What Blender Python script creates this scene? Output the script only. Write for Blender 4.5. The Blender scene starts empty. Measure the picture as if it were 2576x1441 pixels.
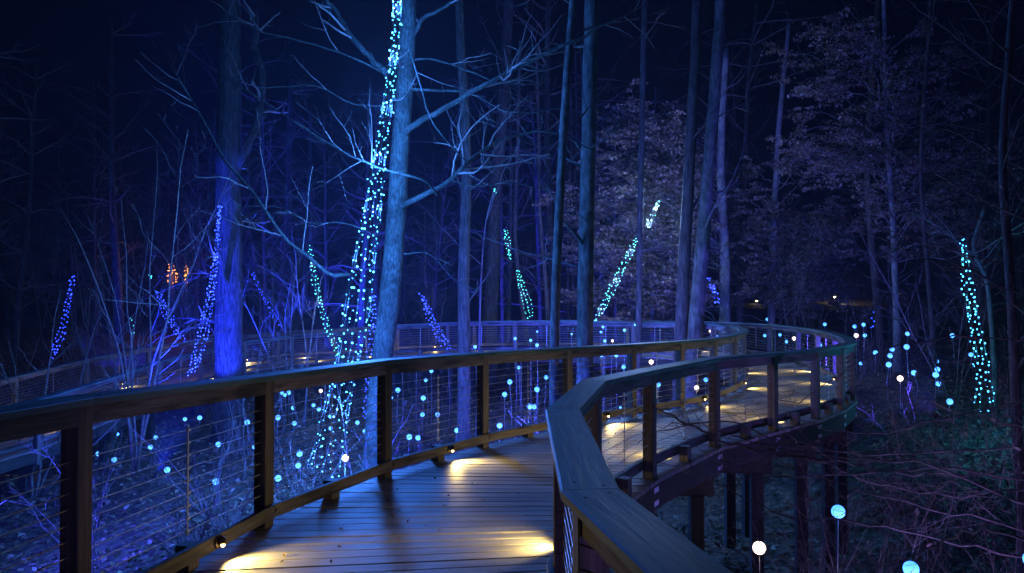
import bpy, math, random
import numpy as np
from mathutils import Vector, Matrix
R = math.radians
random.seed(7); rng = np.random.default_rng(7)
S = bpy.context.scene
COL = S.collection

# ------------------------------------------------------------------ camera, world, exposure
CAM_H = 1.6
cam = bpy.data.cameras.new('camera'); camo = bpy.data.objects.new('camera', cam); COL.objects.link(camo)
cam.lens = 26.0; cam.sensor_width = 36.0; cam.clip_start = 0.05; cam.clip_end = 600
camo.location = (0, 0, CAM_H); camo.rotation_euler = (R(91.05), 0, 0)
S.camera = camo
S.view_settings.view_transform = 'Standard'; S.view_settings.look = 'None'
S.view_settings.exposure = 0.15; S.view_settings.gamma = 1.0
S.render.engine = 'CYCLES'
cy = S.cycles
cy.use_denoising = True; cy.use_adaptive_sampling = True; cy.adaptive_threshold = 0.01
cy.max_bounces = 4; cy.diffuse_bounces = 2; cy.glossy_bounces = 2; cy.transmission_bounces = 3
cy.transparent_max_bounces = 6; cy.volume_bounces = 0; cy.caustics_reflective = False; cy.caustics_refractive = False
cy.sample_clamp_indirect = 1.5; cy.use_light_tree = True
try: cy.volume_step_rate = 4.0
except Exception: pass

W = bpy.data.worlds.new('World'); S.world = W; W.use_nodes = True
wn = W.node_tree; wn.nodes.clear()
sky = wn.nodes.new('ShaderNodeTexSky'); sky.sky_type = 'NISHITA'; sky.sun_disc = False
sky.sun_elevation = R(-6.0); sky.sun_rotation = R(200)
mixw = wn.nodes.new('ShaderNodeMixRGB'); mixw.blend_type = 'ADD'; mixw.inputs[0].default_value = 1.0
mixw.inputs[2].default_value = (0.006, 0.005, 0.050, 1)
bg = wn.nodes.new('ShaderNodeBackground'); bg.inputs[1].default_value = 0.05
wo = wn.nodes.new('ShaderNodeOutputWorld')
wn.links.new(sky.outputs[0], mixw.inputs[1]); wn.links.new(mixw.outputs[0], bg.inputs[0]); wn.links.new(bg.outputs[0], wo.inputs[0])

# ------------------------------------------------------------------ helpers
def tag(o, label=None, cat=None, group=None, kind=None):
    if label: o['label'] = label
    if cat: o['category'] = cat
    if group: o['group'] = group
    if kind: o['kind'] = kind
    return o

def empty(name, loc=(0, 0, 0), label=None, cat=None, group=None, rz=0.0, kind=None):
    o = bpy.data.objects.new(name, None); COL.objects.link(o)
    o.location = loc; o.rotation_euler = (0, 0, rz); o.empty_display_size = 0.1
    return tag(o, label, cat, group, kind)

class MB:
    def __init__(s): s.v = []; s.f = []; s.n = 0
    def add(s, v, f):
        v = np.asarray(v, float)
        s.v.append(v); s.f += [tuple(int(i) + s.n for i in q) for q in f]; s.n += len(v)
    def mesh(s, name, smooth=False):
        m = bpy.data.meshes.new(name)
        m.from_pydata(np.concatenate(s.v).tolist() if s.v else [], [], s.f)
        if smooth: m.polygons.foreach_set('use_smooth', [True] * len(m.polygons))
        m.update(); return m
    def build(s, name, mat, parent=None, smooth=False, loc=None):
        return link(name, s.mesh(name, smooth), mat, parent, loc)

def link(name, mesh, mat, parent=None, loc=None, rot=None):
    if mat and not mesh.materials: mesh.materials.append(mat)
    o = bpy.data.objects.new(name, mesh); COL.objects.link(o)
    if parent: o.parent = parent
    if loc is not None: o.location = loc
    if rot is not None: o.rotation_euler = rot
    return o

def tube_vf(pts, rad, n=6, cap=True):
    pts = np.asarray(pts, float); k = len(pts)
    rad = np.broadcast_to(np.asarray(rad, float), (k,))
    t = np.gradient(pts, axis=0); t /= np.linalg.norm(t, axis=1)[:, None] + 1e-9
    up = np.array([0, 0, 1.0]) if abs(t[0][2]) < .9 else np.array([1.0, 0, 0])
    V = []; u = np.cross(t[0], up); u /= np.linalg.norm(u) + 1e-9
    a = np.arange(n) * 2 * math.pi / n
    for i in range(k):
        u = u - t[i] * np.dot(u, t[i]); u /= np.linalg.norm(u) + 1e-9
        w = np.cross(t[i], u)
        V.append(pts[i] + rad[i] * (np.cos(a)[:, None] * u + np.sin(a)[:, None] * w))
    V = np.concatenate(V)
    F = [(i * n + j, i * n + (j + 1) % n, (i + 1) * n + (j + 1) % n, (i + 1) * n + j) for i in range(k - 1) for j in range(n)]
    if cap: F.append(tuple(range(n - 1, -1, -1))); F.append(tuple((k - 1) * n + j for j in range(n)))
    return V, F

def box_vf(x0, x1, y0, y1, z0, z1):
    v = [(x0, y0, z0), (x1, y0, z0), (x1, y1, z0), (x0, y1, z0), (x0, y0, z1), (x1, y0, z1), (x1, y1, z1), (x0, y1, z1)]
    return v, [(0, 3, 2, 1), (4, 5, 6, 7), (0, 1, 5, 4), (1, 2, 6, 5), (2, 3, 7, 6), (3, 0, 4, 7)]

def plank_vf(L, w, h, a0=0.0, a1=0.0, ch=0.004):
    """board along +X from 0 to L, width w in Y, z from -h to 0, mitred ends (slopes a0, a1), chamfered edges"""
    y = w / 2; c = ch
    sec = [(-y + c, -h), (y - c, -h), (y, -h + c), (y, -c), (y - c, 0), (-y + c, 0), (-y, -c), (-y, -h + c)]
    v = [(a0 * p[0], p[0], p[1]) for p in sec] + [(L + a1 * p[0], p[0], p[1]) for p in sec]
    f = [(i, (i + 1) % 8, 8 + (i + 1) % 8, 8 + i) for i in range(8)]
    f += [tuple(range(7, -1, -1)), tuple(range(8, 16))]
    return v, f

def ico_mesh(name, r, seg=12, rings=8):
    v = [(0, 0, r)]; f = []
    for i in range(1, rings):
        p = math.pi * i / rings
        for j in range(seg):
            q = 2 * math.pi * j / seg
            v.append((r * math.sin(p) * math.cos(q), r * math.sin(p) * math.sin(q), r * math.cos(p)))
    v.append((0, 0, -r)); last = len(v) - 1
    for j in range(seg):
        f.append((0, 1 + j, 1 + (j + 1) % seg))
        for i in range(rings - 2):
            a = 1 + i * seg
            f.append((a + j, a + seg + j, a + seg + (j + 1) % seg, a + (j + 1) % seg))
        a = 1 + (rings - 2) * seg
        f.append((a + j, last, a + (j + 1) % seg))
    m = bpy.data.meshes.new(name); m.from_pydata(v, [], f)
    m.polygons.foreach_set('use_smooth', [True] * len(m.polygons)); m.update(); return m

def at(x, y, d):   # survey helper: a bearing and height read off the photograph at distance d -> metres
    return np.array([(x - 1288) / 1861 * d, d, CAM_H - (y - 755) / 1861 * d])

def smooth_path(P, n):
    P = np.asarray(P, float); k = len(P)
    if k == 2: return np.array([P[0] + (P[1] - P[0]) * t for t in np.linspace(0, 1, n)])
    Q = np.vstack([2 * P[0] - P[1], P, 2 * P[-1] - P[-2]]); out = []
    for s in np.linspace(0, k - 1 - 1e-6, n):
        i = int(s); t = s - i; a, b, c, d = Q[i:i + 4]
        out.append(.5 * ((2 * b) + (-a + c) * t + (2 * a - 5 * b + 4 * c - d) * t * t + (-a + 3 * b - 3 * c + d) * t ** 3))
    return np.array(out)

# ------------------------------------------------------------------ materials
def mat(name):
    m = bpy.data.materials.new(name); m.use_nodes = True
    nt = m.node_tree; b = nt.nodes['Principled BSDF']; return m, nt, b

def N(nt, t, **k):
    n = nt.nodes.new(t)
    for a, v in k.items(): setattr(n, a, v)
    return n

def ramp(nt, stops):
    r = nt.nodes.new('ShaderNodeValToRGB'); e = r.color_ramp.elements
    while len(e) < len(stops): e.new(.5)
    for i, (p, c) in enumerate(stops): e[i].position = p; e[i].color = (*c, 1)
    return r

def wood(name, c0, c1, rough=(.45, .75), scale=(1.2, 22, 22), stain=.5, bump=.35, spec=.35, jitter=.35):
    m, nt, b = mat(name); L = nt.links
    tc = N(nt, 'ShaderNodeTexCoord'); oi = N(nt, 'ShaderNodeObjectInfo')
    mul = N(nt, 'ShaderNodeMath', operation='MULTIPLY'); mul.inputs[1].default_value = 37.0
    L.new(oi.outputs['Random'], mul.inputs[0])
    add = N(nt, 'ShaderNodeVectorMath', operation='ADD'); L.new(tc.outputs['Object'], add.inputs[0]); L.new(mul.outputs[0], add.inputs[1])
    mp = N(nt, 'ShaderNodeMapping'); mp.inputs['Scale'].default_value = scale; L.new(add.outputs[0], mp.inputs[0])
    n1 = N(nt, 'ShaderNodeTexNoise'); n1.inputs['Scale'].default_value = 2.2; n1.inputs['Detail'].default_value = 6; n1.inputs['Distortion'].default_value = .8
    L.new(mp.outputs[0], n1.inputs['Vector'])
    mp2 = N(nt, 'ShaderNodeMapping'); mp2.inputs['Scale'].default_value = (scale[0] * .9, scale[1] * .28, scale[2] * .28); L.new(add.outputs[0], mp2.inputs[0])
    n2 = N(nt, 'ShaderNodeTexNoise'); n2.inputs['Scale'].default_value = 1.6; n2.inputs['Detail'].default_value = 4; L.new(mp2.outputs[0], n2.inputs['Vector'])
    r1 = ramp(nt, [(.3, c0), (.72, c1)]); L.new(n1.outputs['Fac'], r1.inputs[0])
    r2 = ramp(nt, [(.36, (1 - stain,) * 3), (.55, (1, 1, 1))]); L.new(n2.outputs['Fac'], r2.inputs[0])
    mx = N(nt, 'ShaderNodeMixRGB', blend_type='MULTIPLY'); mx.inputs[0].default_value = 1; L.new(r1.outputs[0], mx.inputs[1]); L.new(r2.outputs[0], mx.inputs[2])
    jr = N(nt, 'ShaderNodeMapRange'); jr.inputs[3].default_value = 1 - jitter; jr.inputs[4].default_value = 1 + jitter * .4; L.new(oi.outputs['Random'], jr.inputs[0])
    mj = N(nt, 'ShaderNodeVectorMath', operation='SCALE'); L.new(mx.outputs[0], mj.inputs[0]); L.new(jr.outputs[0], mj.inputs['Scale'])
    L.new(mj.outputs[0], b.inputs['Base Color'])
    rr = N(nt, 'ShaderNodeMapRange'); rr.inputs[3].default_value = rough[0]; rr.inputs[4].default_value = rough[1]; L.new(n2.outputs['Fac'], rr.inputs[0]); L.new(rr.outputs[0], b.inputs['Roughness'])
    bp = N(nt, 'ShaderNodeBump'); bp.inputs['Strength'].default_value = bump; bp.inputs['Distance'].default_value = .004
    L.new(n1.outputs['Fac'], bp.inputs['Height']); L.new(bp.outputs[0], b.inputs['Normal'])
    b.inputs['Specular IOR Level'].default_value = spec
    return m

def bark(name, c0, c1, scale=(9, 9, 1.6), bump=.8, blotch=.3):
    m, nt, b = mat(name); L = nt.links
    tc = N(nt, 'ShaderNodeTexCoord')
    mp = N(nt, 'ShaderNodeMapping'); mp.inputs['Scale'].default_value = scale; L.new(tc.outputs['Object'], mp.inputs[0])
    n1 = N(nt, 'ShaderNodeTexNoise'); n1.inputs['Scale'].default_value = 2.0; n1.inputs['Detail'].default_value = 7; n1.inputs['Roughness'].default_value = .6; L.new(mp.outputs[0], n1.inputs[0])
    n2 = N(nt, 'ShaderNodeTexNoise'); n2.inputs['Scale'].default_value = 2.5; n2.inputs['Detail'].default_value = 3; L.new(tc.outputs['Object'], n2.inputs[0])
    r1 = ramp(nt, [(.38, c0), (.62, c1)]); L.new(n1.outputs['Fac'], r1.inputs[0])
    r2 = ramp(nt, [(.4, (1 - blotch,) * 3), (.6, (1, 1, 1))]); L.new(n2.outputs['Fac'], r2.inputs[0])
    mx = N(nt, 'ShaderNodeMixRGB', blend_type='MULTIPLY'); mx.inputs[0].default_value = 1; L.new(r1.outputs[0], mx.inputs[1]); L.new(r2.outputs[0], mx.inputs[2])
    L.new(mx.outputs[0], b.inputs['Base Color']); b.inputs['Roughness'].default_value = .85; b.inputs['Specular IOR Level'].default_value = .2
    bp = N(nt, 'ShaderNodeBump'); bp.inputs['Strength'].default_value = bump; bp.inputs['Distance'].default_value = .03
    L.new(n1.outputs['Fac'], bp.inputs['Height']); L.new(bp.outputs[0], b.inputs['Normal'])
    return m

def plain(name, c, rough=.5, metal=0.0, spec=.5):
    m, nt, b = mat(name); b.inputs['Base Color'].default_value = (*c, 1); b.inputs['Roughness'].default_value = rough
    b.inputs['Metallic'].default_value = metal; b.inputs['Specular IOR Level'].default_value = spec
    n = N(nt, 'ShaderNodeTexNoise'); n.inputs['Scale'].default_value = 40
    mr = N(nt, 'ShaderNodeMapRange'); mr.inputs[3].default_value = rough * .8; mr.inputs[4].default_value = min(1, rough * 1.25)
    nt.links.new(n.outputs['Fac'], mr.inputs[0]); nt.links.new(mr.outputs[0], b.inputs['Roughness'])
    return m

def glow(name, c, s, sample='NONE'):
    m, nt, b = mat(name); b.inputs['Base Color'].default_value = (.3, .3, .3, 1)
    b.inputs['Emission Color'].default_value = (*c, 1); b.inputs['Emission Strength'].default_value = s
    b.inputs['Roughness'].default_value = .3
    m.cycles.emission_sampling = sample
    return m

def leaf_mat(name, stops, trans=.35):
    m, nt, b = mat(name); L = nt.links
    g = N(nt, 'ShaderNodeNewGeometry'); r = ramp(nt, stops); L.new(g.outputs['Random Per Island'], r.inputs[0])
    L.new(r.outputs[0], b.inputs['Base Color']); b.inputs['Roughness'].default_value = .6; b.inputs['Specular IOR Level'].default_value = .25
    t = N(nt, 'ShaderNodeBsdfTranslucent'); L.new(r.outputs[0], t.inputs[0])
    ms = N(nt, 'ShaderNodeMixShader'); ms.inputs[0].default_value = trans
    o = nt.nodes['Material Output']; L.new(b.outputs[0], ms.inputs[1]); L.new(t.outputs[0], ms.inputs[2]); L.new(ms.outputs[0], o.inputs[0])
    return m

M = {}
M['deck'] = wood('deck_boards', (.27, .255, .235), (.40, .38, .35), rough=(.46, .66), scale=(1.0, 26, 26), stain=.35, bump=.35, spec=.4, jitter=.32)
M['rail'] = wood('rail_timber', (.085, .08, .082), (.25, .23, .225), rough=(.5, .8), stain=.82, bump=.45)
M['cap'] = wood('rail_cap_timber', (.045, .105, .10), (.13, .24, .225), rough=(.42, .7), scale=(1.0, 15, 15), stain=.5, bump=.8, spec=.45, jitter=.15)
M['post'] = wood('post_timber', (.09, .082, .07), (.24, .215, .18), rough=(.5, .8), scale=(22, 22, 1.0), stain=.45, bump=.5)
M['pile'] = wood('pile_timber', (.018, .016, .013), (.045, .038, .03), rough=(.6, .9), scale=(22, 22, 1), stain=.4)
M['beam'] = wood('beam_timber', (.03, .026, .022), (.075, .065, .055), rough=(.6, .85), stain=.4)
M['steel'] = plain('stainless_cable', (.6, .6, .6), .45, .7)
M['bracket'] = plain('galvanised_steel', (.6, .6, .62), .45, .6)
M['bronze'] = plain('dark_bronze', (.06, .045, .03), .45, .6)
M['black'] = plain('black_wire', (.02, .025, .02), .5)
M['bark_grey'] = bark('grey_smooth_bark', (.05, .052, .045), (.125, .13, .115), scale=(7, 7, 2.2), bump=.5, blotch=.35)
M['bark_lit'] = bark('blotchy_grey_bark', (.018, .026, .020), (.065, .09, .075), scale=(15, 15, 5), bump=1.0, blotch=.5)
M['bark_rough'] = bark('furrowed_bark', (.045, .036, .03), (.14, .115, .095), scale=(14, 14, 1.8), bump=1.0)
M['bark_blue'] = bark('deep_furrowed_bark', (.014, .012, .011), (.06, .054, .048), scale=(15, 15, 1.6), bump=1.0)
M['bark_dark'] = bark('dark_bark', (.035, .03, .027), (.09, .08, .072), bump=.7)
M['bark_pale'] = bark('pale_bark', (.15, .145, .14), (.28, .27, .25), scale=(6, 6, 3), bump=.4)
M['twig'] = bark('twig_bark', (.13, .11, .09), (.24, .20, .17), scale=(10, 10, 10), bump=.1)
M['leaf'] = leaf_mat('dry_beech_leaf', [(0, (.10, .06, .045)), (.35, (.20, .13, .10)), (.7, (.29, .21, .165)), (1, (.38, .31, .26))])
M['litter'] = leaf_mat('fallen_leaf', [(0, (.05, .035, .02)), (.4, (.13, .085, .05)), (.8, (.24, .17, .10)), (1, (.33, .27, .19))], .1)
M['green'] = leaf_mat('ground_plant_leaf', [(0, (.03, .035, .03)), (1, (.075, .08, .07))], .2)
M['cyan'] = glow('cyan_globe', (.05, .235, 1.0), 3.6)
def globe_grad(m):
    nt = m.node_tree; b = nt.nodes['Principled BSDF']; st = b.inputs['Emission Strength'].default_value
    tc = N(nt, 'ShaderNodeTexCoord'); sx = N(nt, 'ShaderNodeSeparateXYZ'); nt.links.new(tc.outputs['Object'], sx.inputs[0])
    mr = N(nt, 'ShaderNodeMapRange'); mr.inputs[1].default_value = -.7; mr.inputs[2].default_value = 1.0; mr.inputs[3].default_value = st * 1.35; mr.inputs[4].default_value = st * .72
    nt.links.new(sx.outputs[2], mr.inputs[0]); nt.links.new(mr.outputs[0], b.inputs['Emission Strength'])
globe_grad(M['cyan'])
M['white'] = glow('white_globe', (1.0, .72, .62), 4.0)
M['bulb_cyan'] = glow('cyan_bulb', (.045, .42, 1.0), 9)
M['bulb_teal'] = glow('teal_bulb', (.06, .70, .60), 6)
M['bulb_blue'] = glow('blue_bulb', (.018, .045, 1.0), 10)
M['warm'] = glow('warm_lamp', (1.0, .62, .22), 10)
M['lamp_yellow'] = glow('far_lamp', (1.0, .85, .35), 9)
M['amber'] = glow('amber_lit_bark', (1.0, .32, .03), 3)  # glow painted in for orange light on distant bark
M['flood'] = glow('blue_flood_lens', (.03, .06, 1.0), 2)

def lamp(kind, name, loc, col, power, parent=None, radius=.03, spot=None, blend=.5, target=None):
    l = bpy.data.lights.new(name, kind); l.color = col; l.energy = power
    if hasattr(l, 'shadow_soft_size'): l.shadow_soft_size = radius
    if kind == 'SPOT': l.spot_size = R(spot); l.spot_blend = blend
    o = bpy.data.objects.new(name, l); COL.objects.link(o)
    if parent: o.parent = parent
    o.location = loc
    if target is not None:
        d = Vector(target) - Vector(loc); o.rotation_euler = d.to_track_quat('-Z', 'Y').to_euler()
    return o

# ------------------------------------------------------------------ terrain
def sstep(x): x = np.clip(x, 0, 1); return x * x * (3 - 2 * x)
def ground_z(X, Y):
    X = np.asarray(X, float); Y = np.asarray(Y, float)
    b = np.interp(Y, [-20, 0, 8, 15, 26, 40, 70, 160, 420], [-2.7, -2.6, -2.5, -2.35, -1.5, -.6, 1.0, 3.0, 8.0])
    s = sstep((X - 4.5) / 6)
    b = b + s * np.interp(Y, [0, 8, 14, 24, 40], [.3, .8, 1.5, 1.2, .8])
    b = b + .09 * np.sin(X * .9 + 1.3 * np.sin(Y * .5)) + .07 * np.sin(Y * 1.15 + X * .4) + .04 * np.sin(X * 2.3 + Y * 1.7)
    return b
gm = MB()
xs = np.concatenate([np.linspace(-400, -42, 12), np.linspace(-40, 40, 161), np.linspace(42, 400, 12)])
ys = np.concatenate([np.linspace(-60, -4, 12), np.linspace(-3, 60, 150), np.linspace(63, 420, 14)])
XX, YY = np.meshgrid(xs, ys); ZZ = ground_z(XX, YY)
nx = len(xs)
gm.add(np.stack([XX.ravel(), YY.ravel(), ZZ.ravel()], 1), [(j * nx + i, j * nx + i + 1, (j + 1) * nx + i + 1, (j + 1) * nx + i) for j in range(len(ys) - 1) for i in range(nx - 1)])
m, nt, b = mat('forest_soil'); L = nt.links
tc = N(nt, 'ShaderNodeTexCoord')
v1 = N(nt, 'ShaderNodeTexVoronoi'); v1.inputs['Scale'].default_value = 9; L.new(tc.outputs['Object'], v1.inputs[0])
n1 = N(nt, 'ShaderNodeTexNoise'); n1.inputs['Scale'].default_value = 1.2; n1.inputs['Detail'].default_value = 8; L.new(tc.outputs['Object'], n1.inputs[0])
r1 = ramp(nt, [(.0, (.03, .022, .014)), (.5, (.09, .065, .04)), (1, (.19, .14, .09))]); L.new(v1.outputs['Color'], r1.inputs[0])
r2 = ramp(nt, [(.35, (.45, .45, .45)), (.62, (1, 1, 1))]); L.new(n1.outputs['Fac'], r2.inputs[0])
mx = N(nt, 'ShaderNodeMixRGB', blend_type='MULTIPLY'); mx.inputs[0].default_value = 1; L.new(r1.outputs[0], mx.inputs[1]); L.new(r2.outputs[0], mx.inputs[2]); L.new(mx.outputs[0], b.inputs['Base Color'])
bp = N(nt, 'ShaderNodeBump'); bp.inputs['Strength'].default_value = 1; bp.inputs['Distance'].default_value = .05; L.new(v1.outputs['Distance'], bp.inputs['Height']); L.new(bp.outputs[0], b.inputs['Normal'])
b.inputs['Roughness'].default_value = .8
g = gm.build('forest_ground', m, smooth=True); tag(g, 'dark forest floor of soil and dead leaves under the boardwalk', kind='structure')

# ------------------------------------------------------------------ boardwalk stations: inner (A) and outer (B) edge, deck level, rail heights
ST = [  # Ax, Ay, Bx, By, z, HA, HB
 (-2.1, -1.5, .98, -.9, 0, 1.16, 1.0), (-2.36, .3, .60, .62, 0, 1.16, 1.0), (-2.33, 1.95, .25, 2.36, 0, 1.16, 1.0), (-2.11, 3.6, .28, 4.08, 0, 1.13, 1.0),
 (-1.76, 5.27, .60, 5.45, 0, 1.07, 1.01), (-1.16, 6.75, 1.24, 6.69, 0, 1.06, .98), (-.32, 8.08, 2.21, 8.1, 0, 1.03, .975), (.69, 9.25, 3.2, 9.1, 0, 1.01, .95),
 (1.64, 10.15, 4.09, 10.0, 0, 1.0, .94), (2.47, 10.9, 4.83, 10.9, 0, 1.0, .94), (3.2, 11.75, 5.43, 11.85, 0, 1.0, .92), (3.85, 12.9, 5.98, 13.2, 0, 1.0, .93),
 (4.4, 14.1, 6.5, 14.9, 0, 1.0, .93), (4.85, 15.5, 6.9, 16.7, 0, 1.0, .93), (5.1, 17.0, 7.15, 18.5, 0, 1.0, .93), (5.05, 18.6, 7.2, 20.4, 0, 1.0, .93), (4.5, 20.2, 6.9, 22.4, 0, .98, .92),
 (3.5, 21.3, 5.9, 24.0, 0, .97, .92), (2.0, 22.1, 3.9, 25.0, 0, .97, .92), (.1, 22.7, 1.6, 25.4, 0, .96, .92), (-2.0, 23.2, -1.3, 25.6, -.05, .96, .92), (-3.8, 23.7, -4.0, 26.0, -.18, .95, .93),
 (-5.6, 24.2, -6.4, 26.7, -.38, .95, .95), (-7.2, 24.3, -8.4, 26.6, -.5, .96, .96), (-8.4, 23.2, -10.2, 25.2, -.65, .97, .97), (-9.0, 21.4, -11.2, 22.8, -.85, 1, 1),
 (-9.3, 19.5, -11.6, 20.2, -1.0, 1, 1), (-9.4, 17.5, -11.8, 17.6, -1.2, 1, 1), (-9.6, 15.0, -12.0, 15.0, -1.4, 1, 1), (-10.2, 12.4, -12.6, 12.4, -1.55, 1, 1)]
ST = [tuple(map(float, s)) for s in ST]
def edge(side):
    return [np.array([s[0], s[1], s[4]]) if side == 'A' else np.array([s[2], s[3], s[4]]) for s in ST]
EA, EB = edge('A'), edge('B')
OUT = .085   # the deck runs this far beyond the line of the posts

deck = empty('boardwalk', (0, 0, 0), 'long curving timber boardwalk of grey cross boards winding through the woods', None, kind='structure')
def outward(P, i, sgn):
    a = P[max(i - 1, 0)]; b_ = P[min(i + 1, len(P) - 1)]; t = (b_ - a)[:2]; t = t / np.linalg.norm(t)
    return np.array([-t[1], t[0], 0]) * sgn   # sgn +1: left of travel
DA = [EA[i] + outward(EA, i, 1) * (OUT - .03) for i in range(len(EA))]
DB = [EB[i] + outward(EB, i, -1) * OUT for i in range(len(EB))]
far_boards = MB(); nb = 0
for i in range(len(ST) - 1):
    a0, a1, b0, b1 = DA[i], DA[i + 1], DB[i], DB[i + 1]
    ln = (np.linalg.norm(a1 - a0) + np.linalg.norm(b1 - b0)) / 2
    n = max(1, round(ln / .143))
    for k in range(n):
        t0 = k / n; t1 = (k + 1) / n
        A0, A1 = a0 + (a1 - a0) * t0, a0 + (a1 - a0) * t1; B0, B1 = b0 + (b1 - b0) * t0, b0 + (b1 - b0) * t1
        gap = .0045
        def sh(p, q, g_):
            d = q - p; d = d / np.linalg.norm(d); return p + d * g_, q - d * g_
        A0, A1 = sh(A0, A1, gap); B0, B1 = sh(B0, B1, gap)
        dz = random.uniform(-.0018, .0018); e0 = random.uniform(-.006, .006); e1 = random.uniform(-.006, .006)
        ax = (B0 + B1 - A0 - A1) / 2; ax /= np.linalg.norm(ax)
        A0 = A0 - ax * e0; A1 = A1 - ax * e0; B0 = B0 + ax * e1; B1 = B1 + ax * e1
        c = .005; th = .034
        V = []
        for (p, q) in ((A0, A1), (B0, B1)):
            d = (q - p) / np.linalg.norm(q - p)
            V += [p + (0, 0, -th), q + (0, 0, -th), q + (0, 0, -c), q - d * c, p + d * c, p + (0, 0, -c)]
        V = np.array(V) + (0, 0, dz)
        F = [(j, 6 + j, 6 + (j + 1) % 6, (j + 1) % 6) for j in range(6)] + [(0, 1, 2, 3, 4, 5), (11, 10, 9, 8, 7, 6)]
        if i < 20 and nb < 296:
            ang = math.atan2(ax[1], ax[0]); o0 = (A0 + A1) / 2
            ca, sa = math.cos(-ang), math.sin(-ang); Vl = V - o0
            Vl = np.stack([Vl[:, 0] * ca - Vl[:, 1] * sa, Vl[:, 0] * sa + Vl[:, 1] * ca, Vl[:, 2]], 1)
            mb = MB(); mb.add(Vl, F); o = mb.build('deck_board', M['deck'], deck, loc=o0); o.rotation_euler = (0, 0, ang); nb += 1
        else: far_boards.add(V, F)
o = far_boards.build('deck_board', M['deck'], deck); o['kind'] = 'stuff'
# rim joists, cross beams, piles
def board_between(name, p, q, w, h, mt, parent, a0=0., a1=0., ch=.004):
    p = np.asarray(p, float); q = np.asarray(q, float); d = q - p; Ln = np.linalg.norm(d)
    mb = MB(); mb.add(*plank_vf(Ln, w, h, a0, a1, ch)); o = mb.build(name, mt, parent, loc=p)
    o.rotation_euler = (0, -math.asin(d[2] / Ln), math.atan2(d[1], d[0])); return o
for E, sg in ((DA, 1), (DB, -1)):
    for i in range(len(E) - 1):
        p, q = E[i].copy(), E[i + 1].copy(); t = (q - p); t /= np.linalg.norm(t); nrm = np.array([-t[1], t[0], 0]) * sg
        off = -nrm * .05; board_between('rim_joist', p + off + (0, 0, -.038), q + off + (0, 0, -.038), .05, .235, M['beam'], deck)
for i in range(len(ST)):
    a, b_ = DA[i], DB[i]; ax = (b_ - a) / np.linalg.norm(b_ - a)
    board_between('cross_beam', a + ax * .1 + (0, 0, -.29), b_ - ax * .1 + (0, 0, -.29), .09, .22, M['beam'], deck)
    for p in (a + ax * .3, b_ - ax * .28):
        gz = float(ground_z(p[0], p[1])) - .15; top = p[2] - .51
        if top - gz > .1:
            mb = MB(); mb.add(*box_vf(-.07, .07, -.07, .07, 0, top - gz)); o = mb.build('pile', M['pile'], deck, loc=(p[0], p[1], gz)); o.rotation_euler = (0, 0, math.atan2(ax[1], ax[0]))

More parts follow.
